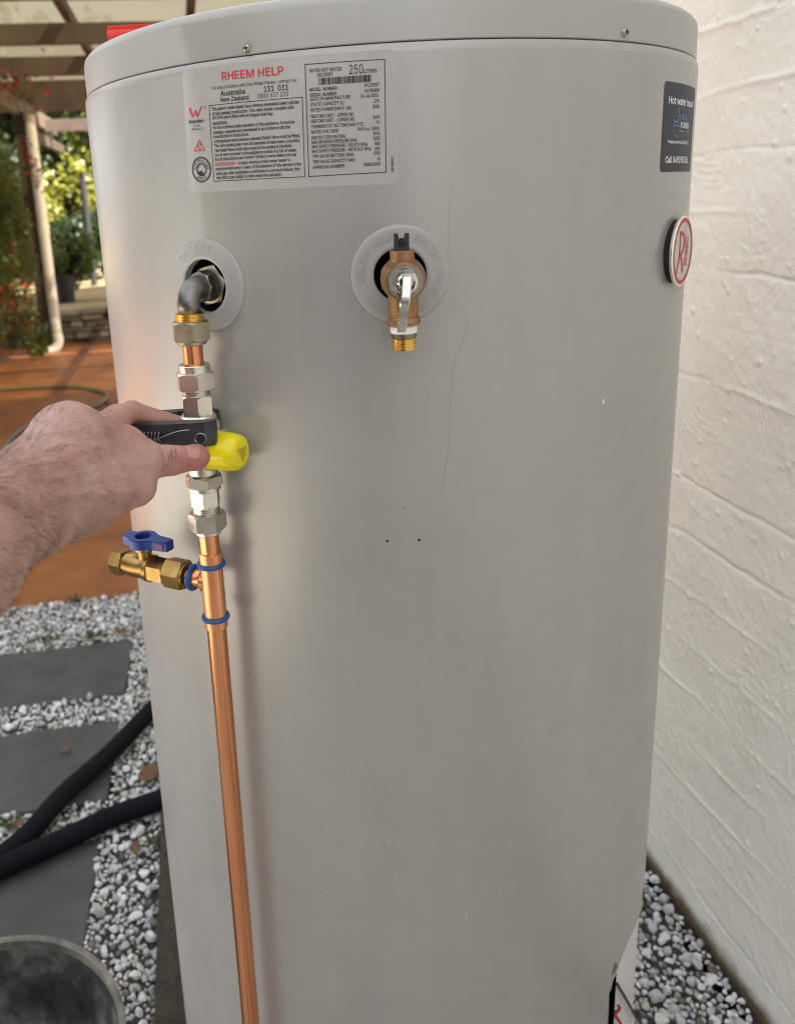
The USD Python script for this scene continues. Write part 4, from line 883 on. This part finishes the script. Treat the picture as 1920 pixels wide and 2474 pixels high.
def surface_nets(D, o, h):
    s = D < 0; nx, ny, nz = D.shape
    c = np.stack([s[i:nx - 1 + i, j:ny - 1 + j, k:nz - 1 + k] for i, j, k in np.ndindex(2, 2, 2)]); cnt = c.sum(0); act = (cnt > 0) & (cnt < 8)
    idx = np.full(act.shape, -1); cells = np.argwhere(act); idx[act] = np.arange(len(cells)); acc = np.zeros((len(cells), 3)); n = np.zeros(len(cells))
    for p in np.ndindex(2, 2, 2):
        for ax_ in range(3):
            if p[ax_]: continue
            q = list(p); q[ax_] = 1
            va, vb = D[tuple((cells + p).T)], D[tuple((cells + q).T)]; m = (va < 0) != (vb < 0); t = va[m] / (va[m] - vb[m])
            pos = cells[m] + np.array(p, float); pos[:, ax_] += t; acc[m] += pos; n[m] += 1
    V = acc / n[:, None] * h + o; Fq = []
    for ax_ in range(3):
        a1, a2 = (ax_ + 1) % 3, (ax_ + 2) % 3; sl0 = [slice(None)] * 3; sl1 = [slice(None)] * 3; sl0[ax_] = slice(0, -1); sl1[ax_] = slice(1, None)
        cr = s[tuple(sl0)] != s[tuple(sl1)]; E_ = np.argwhere(cr); ok = (E_[:, a1] > 0) & (E_[:, a2] > 0) & (E_[:, a1] < D.shape[a1] - 1) & (E_[:, a2] < D.shape[a2] - 1); E_ = E_[ok]
        fl_ = s[tuple(E_.T)]; d1 = np.eye(3, dtype=int)[a1]; d2 = np.eye(3, dtype=int)[a2]
        q = [idx[tuple((E_ - d).T)] for d in (d1 + d2, d2, 0 * d1, d1)]; q = np.stack(q, 1); q[~fl_] = q[~fl_][:, ::-1]; Fq.append(q)
    Fq = np.concatenate(Fq); Fq = Fq[(Fq >= 0).all(1)]
    return trimesh.Trimesh(V, np.r_[Fq[:, [0, 1, 2]], Fq[:, [0, 2, 3]]], process=False)
skin = surface_nets(SD, lo_, hs_)
import scipy.sparse as sps
eu = skin.edges_unique; nv = len(skin.vertices); adj = sps.coo_matrix((np.ones(2 * len(eu)), (np.r_[eu[:, 0], eu[:, 1]], np.r_[eu[:, 1], eu[:, 0]])), (nv, nv)).tocsr(); deg = np.maximum(np.asarray(adj.sum(1)), 1)
sv = np.array(skin.vertices)
for k in range(6): sv = sv + (.5 if k % 2 == 0 else -.53) * (adj @ sv / deg - sv)
skin = trimesh.Trimesh(sv, skin.faces, process=False); skin.remove_unreferenced_vertices()
person = thing('person', 'bare hairy forearm and hand reaching in from the left, gripping the black wrench', 'person', J(118, 1178, .505))
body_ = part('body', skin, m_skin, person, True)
# nail on the digit below the wrench
def on_skin(px, py, dmax=.62):
    o = CAM; d = ray(px, py); d = d / np.linalg.norm(d)
    h = np.linspace(.45, .66, 600)[:, None] * d + o; ijk = ((h - lo_) / hs_).round().astype(int); ok = ((ijk >= 0) & (ijk < np.array(SD.shape))).all(1)
    vals = np.full(len(h), 1.0); vals[ok] = SD[tuple(ijk[ok].T)]; k = np.argmax(vals < 0); return h[k]
nx_, ny_ = 13, 11; NV = []
cam_d = (CAM - on_skin(470, 1096)); cam_d /= np.linalg.norm(cam_d)
for i in range(nx_):
    for j in range(ny_):
        a_, b_ = -1 + 2 * i / (nx_ - 1), -1 + 2 * j / (ny_ - 1); sq = 1 - .28 * b_ * b_
        px, py = 468 + a_ * 20 * sq, 1096 + b_ * 19 * (1 - .22 * max(a_, 0)**2); e2 = max(abs(a_), abs(b_))
        NV.append(np.append(np.array([px, py]), e2))
depth0 = proj(on_skin(468, 1096))[2]
NV = np.array(NV)
P3 = np.array([on_skin(q[0], q[1]) for q in NV]); dz = proj(P3)[:, 2]; Ac = np.c_[np.ones(len(NV)), NV[:, :2] - [468, 1096], (NV[:, :2] - [468, 1096])**2]; good = np.abs(dz - depth0) < .006
co_, *_ = np.linalg.lstsq(Ac[good], dz[good], rcond=None); dfit = Ac @ co_
P3 = np.array([atd(q[0], q[1], d - .0007 + .0013 * (q[2] > .95)) for q, d in zip(NV, dfit)])
ff = [];
for i in range(nx_ - 1):
    for j in range(ny_ - 1): a_ = i * ny_ + j; ff += [(a_, a_ + 1, a_ + ny_ + 1), (a_, a_ + ny_ + 1, a_ + ny_)]
part('nail', trimesh.Trimesh(P3, ff, process=False), m_nail, body_, True)
# hair on the arm and the back of the hand
fn, fc_ = skin.face_normals, skin.triangles_center
pf = proj(fc_); vis = ((CAM - fc_) * fn).sum(1) > 0
okf = vis & (pf[:, 0] > -60) & (pf[:, 0] < 330) & (pf[:, 1] > 985)
wgt = skin.area_faces * okf * np.where(pf[:, 0] > 150, .45, 1.0) * np.where(pf[:, 0] > 260, .25, 1)
r2 = np.random.default_rng(77); pick = r2.choice(len(fn), 1150, p=wgt / wgt.sum())
armd = J(330, 1140, .553) - J(-160, 1425, .365); armd /= np.linalg.norm(armd); pts_, cnts, wd_ = [], [], []
cl = meshkit.noise(fc_[pick] * 60, 4)
for q, w_ in zip(pick, cl):
    n = fn[q]; d = armd + np.array([0, 0, -.75]) + r2.normal(0, .35, 3); d -= n * (d @ n); d /= np.linalg.norm(d); L_ = r2.uniform(.005, .015); p0 = fc_[q]; bend_ = r2.normal(0, .25, 3)
    for t in np.linspace(0, 1, 5): pts_.append(p0 + (d * t + n * (.55 * t - .40 * t * t) + bend_ * t * t * .5) * L_); wd_.append(.00012 * (1 - .8 * t))
    cnts.append(5)
for k in range(16):
    px, py = r2.uniform(405, 440), r2.uniform(1082, 1106); a_ = on_skin(px, py); b_ = on_skin(px + r2.uniform(-7, 3), py + r2.uniform(12, 26)); m_ = (a_ + b_) / 2 + (CAM - a_) * .0045
    for t in np.linspace(0, 1, 5): pts_.append(a_ * (1 - t)**2 + 2 * t * (1 - t) * m_ + t * t * b_ + (CAM - a_) * .0012); wd_.append(.0002 * (1 - .7 * t))
    cnts.append(5)
bc = UsdGeom.BasisCurves.Define(stage, body_.GetPath().pathString + '/hair')
bc.CreateTypeAttr('linear'); bc.CreateCurveVertexCountsAttr(Vt.IntArray(cnts)); bc.CreatePointsAttr(Vt.Vec3fArray.FromNumpy((np.array(pts_) - origin(body_)).astype(np.float32)))
bc.CreateWidthsAttr(Vt.FloatArray.FromNumpy(np.array(wd_, np.float32))); bc.SetWidthsInterpolation('vertex')
UsdShade.MaterialBindingAPI.Apply(bc.GetPrim()).Bind(m_hair)

# ================================================================== LOOSE THINGS NEARBY
# red cloth roll lying on the lid
zl = ZS + .0375; ra_, rb2 = atd(262, 82, .74), atd(470, 50, .66)
ra_[2] = rb2[2] = 0
p0, p1 = atz(262, 88, zl + .0085), atz(430, 80, zl + .0085)
spr = []
d_ = (p1 - p0) / np.linalg.norm(p1 - p0); nrm = np.cross([0, 0, 1.0], d_)
prof_ = [(t * .00058 * math.cos(t) + 0, t * .00058 * math.sin(t)) for t in np.linspace(2, 14.2, 90)]
cr_ = LineString(prof_ + [(prof_[-1][0] + .003, -.0078), (.03, -.0080), (.10, -.0080)]).buffer(.0006)
cl_ = trimesh.creation.extrude_polygon(cr_, np.linalg.norm(p1 - p0), engine='earcut')
cl_.apply_transform(np.block([[np.c_[nrm, [0, 0, 1.0], d_], p0[:, None]], [np.zeros((1, 3)), np.ones((1, 1))]]))
v = np.array(cl_.vertices); v += (meshkit.fbm(v * 40, 2, 6)[:, None] - .5) * .003 * np.array([1, 1, .6])
part('cloth_roll', trimesh.Trimesh(v, cl_.faces, process=False), m_redcloth, None, 40, label='rolled red canvas cloth lying on top of the water heater', cat='cloth')

def ground_curve(px, z, n=70): return spline([atz(x, y, z) for x, y in px], n)
hA = ground_curve([(470, 1640), (365, 1717), (247, 1838), (137, 1938), (58, 2026), (-10, 2080), (-90, 2150)], .045)
hB = ground_curve([(500, 1880), (392, 1932), (272, 1974), (156, 2028), (58, 2071), (-10, 2104), (-90, 2150)], .042)
part('foam_pipe', tube(hA, .0212, 20), m_foam, None, True, label='black foam lagged pipe crossing the second slab, upper of the two', cat='pipe', group='black foam lagged pipes')
part('foam_pipe', tube(hB, .0212, 20), m_foam, None, True, label='black foam lagged pipe nearest the bucket, lower of the two', cat='pipe', group='black foam lagged pipes')
gh = ground_curve([(-40, 943), (0, 940), (64, 936), (128, 933), (192, 935), (237, 942), (258, 953), (252, 967), (224, 982), (170, 992), (109, 1012), (64, 1031), (19, 1068), (-30, 1110)], .026, 110)
part('garden_hose', tube(gh, .0135, 12), m_hose, None, True, label='olive garden hose looped on the terracotta slab', cat='hose')
rc_ = ground_curve([(285, 935), (272, 948), (262, 958), (262, 975), (272, 992), (290, 1000)], .016, 40)
part('red_cord', tube(rc_, .008, 8), m_redw, None, True, label='thin red cord lying on the terracotta slab behind the tank', cat='cord')

# mixing bucket at the bottom left
ptsb = np.array([atz(x, y, .30)[:2] for x, y in ((0, 2264), (78, 2258), (156, 2274), (218, 2301), (265, 2340), (288, 2395), (302, 2474))])
Ab = np.c_[2 * ptsb, np.ones(len(ptsb))]; sol, *_ = np.linalg.lstsq(Ab, (ptsb**2).sum(1), rcond=None); bc_ = sol[:2]; br = math.sqrt(sol[2] + bc_ @ bc_)
bk = thing('bucket', 'mortar stained grey bucket at the bottom left on the slabs', 'bucket', (bc_[0], bc_[1], .022))
bo = np.array([bc_[0], bc_[1], 0])
part('shell', lathe([(0, .024), (br * .80, .024), (br * .82, .03), (br * .975, .27), (br * .975, .285)], 72, bo), m_bucket, bk)
part('inside', lathe([(0, .045), (br * .79, .045), (br * .955, .285)], 72, bo), m_bucket, bk)
part('rim', lathe([(br * .955, .283), (br * .955, .298), (br * .975, .3005), (br * 1.0, .299), (br * 1.005, .294), (br * .985, .290), (br * .975, .272)], 72, bo), m_rim, bk)

# dry leaves and weeds
def leaf_mesh(o, L, w, a, curl=.25, tilt=.15):
    n = 9; t = np.linspace(0, 1, n); ww = w * np.sin(np.pi * t**.8)**.8; V = []
    for i in range(n):
        for s in (-1, 0, 1): V.append((t[i] * L, s * ww[i], curl * L * (t[i] - .5)**2 + abs(s) * .18 * w + tilt * L * t[i]))
    V = np.array(V); c, s_ = math.cos(a), math.sin(a); V = np.c_[V[:, 0] * c - V[:, 1] * s_, V[:, 0] * s_ + V[:, 1] * c, V[:, 2]] + o; f = []
    for i in range(n - 1):
        for k in range(2): q = i * 3 + k; f += [(q, q + 3, q + 4), (q, q + 4, q + 1)]
    return trimesh.Trimesh(V, f, process=False)
for px, py, L, w, a, lb in ((272, 1530, .075, .012, -.35, 'curled rust brown leaf on the far gravel band'), (148, 1812, .022, .008, -.3, 'small orange leaf lying on the second slab'),
                            (340, 1893, .060, .022, .9, 'broad tan leaf on gravel between the two foam pipes'), (331, 2068, .035, .010, 1.7, 'reddish pointed leaf on gravel beside the timber edging'), (20, 2005, .04, .012, .4, 'brown leaf at the left edge on the third slab gap')):
    o = atz(px, py, .026); part('fallen_leaf', leaf_mesh(o, L, w, a), m_leaflit, None, True, label=lb, cat='leaf', group='dry leaves fallen on the slabs and gravel')
def weed(px, py, n, s, lb):
    r2 = np.random.default_rng(int(px + py)); o = atz(px, py, .02); ms = []
    for _ in range(n): ms.append(leaf_mesh(o + np.append(r2.normal(0, s * .5, 2), r2.uniform(.0, .012)), r2.uniform(.6, 1.3) * s, s * .22, r2.uniform(0, 6.28), .1, r2.uniform(.2, .9)))
    part('weed', cat(ms), m_leaf_m, None, True, label=lb, cat='weed', group='weeds in the gravel')
weed(108, 1552, 12, .022, 'small green weed at the back edge of the far slab'); weed(222, 1543, 22, .02, 'strip of green weed right of the far slab corner'); weed(140, 1545, 10, .016, 'tiny green weed between two others by the far slab')
weed(28, 1993, 14, .02, 'bright green weed at the left end of the slab gap'); weed(378, 2048, 14, .018, 'green weed against the timber edging by the tank'); weed(382, 1875, 12, .014, 'green weed beside the tank above the lower foam pipe')
weed(180, 1458, 16, .02, 'mossy weed along the terracotta slab edge'); weed(336, 2316, 8, .012, 'tiny green weed in the pebbles near the bucket')

# ================================================================== PERGOLA AND GARDEN
ZB = 2.18
perg = thing('pergola', 'brown timber pergola with translucent roof behind the tank', 'pergola')
by = [atz(100, y, ZB)[1] for y in (106, 182, 235)]
bh = [aty(100, y, Y)[2] - ZB for y, Y in zip((54, 135, 193), by)]
beams = [by[0] - (by[1] - by[0]) * .93, *by, by[2] + 1.0]
hts = [bh[0], *bh, bh[2]]
for Y, hh in zip(beams, hts): part('beam', cbox((-1.2, Y + .025, ZB + hh / 2), (7.6, .05, hh), .004), m_timber, perg, False)
ztop_ = ZB + max(hts) + .002
rx = atz(150, 25, ztop_)[0]; rx2 = atz(462, 22, ztop_)[0]; gap = abs(rx2 - rx)
xs = [rx + gap * k for k in range(-4, 4)]
for x_ in xs: part('rafter', cbox((x_, 5.6, ztop_ + .035), (.045, 6.4, .07), .003), m_timberd, perg, False)
for k in range(len(xs) - 1):
    for Y0, Y1 in ((2.45, 5.0), (5.03, 7.62)): part('roof_sheet', box(((xs[k] + xs[k + 1]) / 2, (Y0 + Y1) / 2, ztop_ + .0745), (gap - .012, Y1 - Y0, .004)), m_sheet, perg, False)
pbase = atz(143, 850, 0.0); PX, PY = pbase[0] - .10, pbase[1] + .08
zt = aty(100, 285, PY)[2]
part('post', cbox((PX, PY, zt / 2 + .03), (.095, .095, zt + .06), .004), m_timber, perg, False)
part('edge_beam', cbox((PX, 5.8, zt + .10), (.05, 6.6, .15), .004), m_timber, perg, False)
part('far_beam', cbox((-.6, 8.3, zt + .06), (2.2, .05, .12), .004), m_timberd, perg, False)
part('brace', cbox((PX + .02, PY + 1.3, zt - .1), (.05, 2.4, .10), .004), m_timberd, perg, False)
dp = thing('downpipe', 'white plastic downpipe in front of the pergola post', 'downpipe', (pbase[0], pbase[1], 0))
o = pbase.copy(); part('pipe', tube([o + [0, 0, .12], o + [0, 0, zt + .02]], .043, 28), m_pvc, dp)
part('shoe', tube(spline([o + [0, 0, .16], o + [0, 0, .08], o + [-.03, -.02, .035], o + [-.10, -.06, .03]], 16), .0445, 24), m_pvc, dp)
part('pipe_joint', lathe([(.0435, -.05), (.0475, -.048), (.0475, .048), (.0435, .05)], 28, o + [0, 0, 1.1]), m_pvc, dp)
pole = aty(207, 500, 9.2); part('lamp_pole', tube([(pole[0], 9.2, .25), (pole[0], 9.2, 1.2), (pole[0], 9.2, aty(207, 420, 9.2)[2])], .036, 16), m_pole, None, True, label='slim black pole between the bushes behind the downpipe', cat='pole')

# raised garden bed held by a low dry stone wall
gb = np.array([(x_, y_) for y_ in np.linspace(7.42, 30, 40) for x_ in np.linspace(-12, 10, 60)]); gz = .30 + .035 * np.clip(gb[:, 1] - 7.42, 0, 6) + (meshkit.fbm(np.c_[gb * .9, 0 * gb[:, 0]], 3, 2) - .5) * .12
a_ = np.arange(2400).reshape(40, 60); A, B, C, D = a_[:-1, :-1].ravel(), a_[:-1, 1:].ravel(), a_[1:, 1:].ravel(), a_[1:, :-1].ravel()
part('garden_bed', trimesh.Trimesh(np.c_[gb, gz], np.r_[np.c_[A, B, C], np.c_[A, C, D]], process=False), m_sand, None, True, kind='structure')
sw_ = thing('stone_wall', 'low dry stone wall of dark flat stones holding the garden bed', 'wall')
r2 = np.random.default_rng(3); z_ = .0
for row in range(6):
    hh = r2.uniform(.045, .065); x_ = -3.6 + r2.uniform(0, .1)
    while x_ < .5:
        L_ = r2.uniform(.10, .30); m = cbox((0, 0, 0), (L_ * .96, r2.uniform(.16, .22), hh * r2.uniform(.8, .97)), .008); v = np.array(m.vertices) * (1 + r2.normal(0, .05, (len(m.vertices), 3)))
        v += (x_ + L_ / 2, 7.34 + r2.uniform(-.02, .02), z_ + hh / 2 + .005); part('stone', trimesh.Trimesh(v, m.faces, process=False), m_stones[r2.integers(3)], sw_, False); x_ += L_
    z_ += hh

def leaves(centers, size, r2, asp=.38, normal_up=.3):
    n = len(centers); d = r2.normal(size=(n, 3)); d[:, 2] -= .2; d /= np.linalg.norm(d, axis=1)[:, None]
    up_ = r2.normal(size=(n, 3)); up_[:, 2] += normal_up; s = np.cross(d, up_); s /= np.linalg.norm(s, axis=1)[:, None]; L_ = size * r2.uniform(.6, 1.3, n)[:, None]
    nn = np.cross(s, d)
    V = np.stack([centers, centers + d * L_ * .45 + s * L_ * asp + nn * L_ * .08, centers + d * L_, centers + d * L_ * .45 - s * L_ * asp + nn * L_ * .08], 1).reshape(-1, 3); i = np.arange(n)[:, None] * 4
    return trimesh.Trimesh(V, np.r_[i + [0, 1, 2], i + [0, 2, 3]], process=False)
def bush(name, label, catg, c, rad, n, size, material, seed, stem_h, group=None, clumps=26):
    r2 = np.random.default_rng(seed); t_ = thing(name, label, catg, (c[0], c[1], c[2] - rad[2] - stem_h), group)
    cc = r2.normal(size=(clumps, 3)); cc /= np.linalg.norm(cc, axis=1)[:, None]; cc *= r2.uniform(.35, .95, (clumps, 1)); cr_ = r2.uniform(.22, .42, clumps)
    k = r2.integers(clumps, size=n); p = r2.normal(size=(n, 3)); p /= np.linalg.norm(p, axis=1)[:, None]; p = cc[k] + p * (cr_[k] * r2.random(n)**.35)[:, None]
    P_ = p * rad + c
    part('foliage', leaves(P_, size, r2), material, t_, False, kind='stuff')
    st = []
    for q in range(7):
        e = c + cc[q] * rad * .8; b0 = np.array([c[0] + r2.normal(0, .02), c[1] + r2.normal(0, .02), c[2] - rad[2] - stem_h]); st.append(tube(spline([b0, (b0 + e) / 2 + r2.normal(0, .05, 3), e], 8), np.linspace(.022, .005, 8) * max(rad) * 1.1, 6))
    part('trunk' if catg == 'tree' else 'stems', cat(st), m_stem, t_, True)
    return t_
# potted shrub on the bed
ps = aty(176, 625, 8.1); pb = aty(160, 718, 8.1)
pot = thing('plant_pot', 'black pot under the glossy shrub beside the downpipe', 'pot', (pb[0], 8.1, .33))
part('pot_body', lathe([(0, .0), (.085, .0), (.12, .26), (.13, .265), (.13, .29), (.115, .29), (.11, .26)], 32, np.array([pb[0], 8.1, .33])), m_potm, pot)
bush('shrub', 'glossy dark green shrub growing from the black pot', 'shrub', np.array([ps[0], 8.1, ps[2]]), np.array([.26, .26, .27]), 1500, .065, m_leaf_m, 11, .05)
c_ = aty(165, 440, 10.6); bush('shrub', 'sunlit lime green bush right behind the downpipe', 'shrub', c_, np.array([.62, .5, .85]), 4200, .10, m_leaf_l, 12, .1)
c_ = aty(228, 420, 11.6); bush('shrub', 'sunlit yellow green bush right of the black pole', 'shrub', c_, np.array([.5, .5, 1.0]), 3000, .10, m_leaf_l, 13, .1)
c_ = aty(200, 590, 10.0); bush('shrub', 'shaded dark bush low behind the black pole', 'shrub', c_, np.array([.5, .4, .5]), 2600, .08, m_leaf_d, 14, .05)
c_ = aty(150, 330, 14.5); bush('tree', 'dark green tree behind the lime bushes', 'tree', c_ + [0, 0, .3], np.array([1.6, 1.2, 1.7]), 6500, .15, m_leaf_d, 15, 1.0)
c_ = aty(40, 380, 11.0); bush('tree', 'dark leafy tree left of the pergola post', 'tree', c_, np.array([1.5, 1.0, 1.6]), 6500, .14, m_leaf_d, 16, .6)
c_ = aty(290, 420, 15.0); bush('tree', 'tall green tree mostly hidden behind the tank', 'tree', c_, np.array([1.5, 1.2, 2.2]), 6000, .16, m_leaf_m, 17, .8)
c_ = aty(-80, 300, 14.0); bush('tree', 'green tree at the far left edge behind the weeping plant', 'tree', c_, np.array([1.8, 1.2, 2.4]), 6000, .16, m_leaf_m, 18, .8)
for k, (x_, y_, h_) in enumerate(((-8.2, -4.2, 2.6), (-8.8, -1.2, 3.0), (-8.0, 1.9, 2.7), (-8.6, 4.8, 3.1))):  # unseen trees added to darken the upper left of the tank
    bush('tree', ('broad', 'tall', 'low rounded', 'spreading')[k] + ' dark tree added across the driveway, out of view, to block left sky', 'tree', np.array([x_, y_, h_]), np.array([1.5, 2.0, 2.4]), 5200, .26, m_leaf_m, 60 + k, .4)
def hedge(name, label, x0, x1, y, z0, z1, th, n, size, material, seed):
    r2 = np.random.default_rng(seed); t_ = thing(name, label, 'hedge', ((x0 + x1) / 2, y, z0)); P_ = np.c_[r2.uniform(x0, x1, n), y + r2.normal(0, th, n), r2.uniform(z0, z1, n)]
    P_[:, 2] -= (meshkit.fbm(np.c_[P_[:, :2] * 1.3, 0 * P_[:, 0]], 3, seed) * (P_[:, 2] - z0) * .35)
    part('foliage', leaves(P_, size, r2), material, t_, False, kind='stuff')
    st = [tube(spline([(x_, y, z0), (x_ + r2.normal(0, .1), y, (z0 + z1) / 2), (x_ + r2.normal(0, .2), y, z1 - .3)], 6), np.linspace(.03, .008, 6), 5) for x_ in np.linspace(x0 + .2, x1 - .2, 7)]
    part('stems', cat(st), m_stem, t_, True, kind='stuff')
hedge('hedge', 'dark green hedge across the back of the garden', -6, 2.5, 13.0, .45, 3.6, .35, 15000, .17, m_leaf_d, 70)
hedge('hedge', 'dark hedge added out of view at front left to darken tank reflections', -4.6, -2.9, -2.2, .0, 2.3, .25, 7000, .12, m_leaf_d, 71)  # unseen hedge, placed for a dark band in the tank reflections
# weeping plant with orange flowers
wc = aty(20, 600, 6.35)
wpl = thing('weeping_plant', 'weeping green plant with orange red flowers left of the downpipe', 'plant', (wc[0] - .30, 6.35, .0))
r2 = np.random.default_rng(41); lv, fl_, fr, st = [], [], [], []
for k in range(460):
    a_ = r2.uniform(0, 6.28); rad_ = abs(r2.normal(0, .16)) + .03; top = np.array([wc[0] - .30 + .4 * rad_ * math.cos(a_), 6.35 + .4 * rad_ * math.sin(a_), r2.uniform(.9, 2.0)])
    out = np.array([math.cos(a_), math.sin(a_), 0]) * r2.uniform(.12, .46); L_ = r2.uniform(.4, 1.0); t = np.linspace(0, 1, 26)[:, None]
    P_ = top + out * np.sqrt(t) + np.array([0, 0, 1]) * (.10 * np.sin(t * 3) - L_ * t**1.6); P_ = P_[P_[:, 2] > .06]
    if len(P_) < 5: continue
    st.append(tube(P_[::4] if len(P_[::4]) > 2 else P_[:3], .0022, 3, caps=False)); lv.append(np.repeat(P_, 6, 0) + r2.normal(0, .022, (6 * len(P_), 3)))
    P_ = P_[P_[:, 2] < .75 + .5 * r2.random()**2]
    if r2.random() < .8 and len(P_) > 6:
        nf = r2.integers(2, 8); q = P_[r2.integers(len(P_) // 3, len(P_), nf)] + r2.normal(0, .015, (nf, 3)); (fl_ if r2.random() < .8 else fr).append(q)
part('foliage', leaves(np.concatenate(lv), .042, r2, .14), m_weep, wpl, False, kind='stuff'); part('stems', cat(st), m_weep, wpl, False, kind='stuff')
part('orange_flowers', leaves(np.repeat(np.concatenate(fl_), 3, 0), .034, r2, .3), m_flow, wpl, False, kind='stuff'); part('red_flowers', leaves(np.repeat(np.concatenate(fr), 3, 0), .034, r2, .3), m_flow2, wpl, False, kind='stuff')
# red flowering climber high on the pergola
cl0 = aty(35, 205, 5.6); q = cl0 + r2.normal(0, 1, (70, 3)) * np.array([.10, .12, .07]); q2 = aty(70, 385, 6.3) + r2.normal(0, 1, (25, 3)) * np.array([.03, .05, .07])
cb = thing('climber', 'red flowering climber hanging from the pergola at the upper left', 'plant', (cl0[0], 5.6, cl0[2]))
part('red_flowers', leaves(np.r_[q, q2], .04, r2, .35), m_flow2, cb, False, kind='stuff'); part('foliage', leaves(np.repeat(np.r_[q, q2], 2, 0) + r2.normal(0, .05, (190, 3)), .05, r2, .2), m_leaf_m, cb, False, kind='stuff')
part('stems', tube(spline([cl0 + [-.5, 0, .12], cl0, aty(62, 300, 6.0), aty(70, 400, 6.3)], 30), .005, 6), m_stem, cb)
# grassy plant at the foot of the post
gp = aty(100, 800, 6.7); ms = []
gpl = thing('grass_plant', 'tuft of arching grass at the foot of the post', 'plant', (gp[0] - .05, 6.7, 0)); r2 = np.random.default_rng(8)
for _ in range(90):
    a_ = r2.uniform(0, 6.28); o = np.array([gp[0] - .05 + r2.normal(0, .03), 6.7 + r2.normal(0, .03), 0]); d = np.array([math.cos(a_), math.sin(a_), 0]) * r2.uniform(.08, .26); h_ = r2.uniform(.25, .55); t = np.linspace(0, 1, 7)[:, None]
    P_ = o + d * t**1.5 + np.array([0, 0, h_]) * (t - .45 * t**2.5); ms.append(tube(P_, np.linspace(.006, .0015, 7), 4))
part('blades', cat(ms), m_weep, gpl, False, kind='stuff')
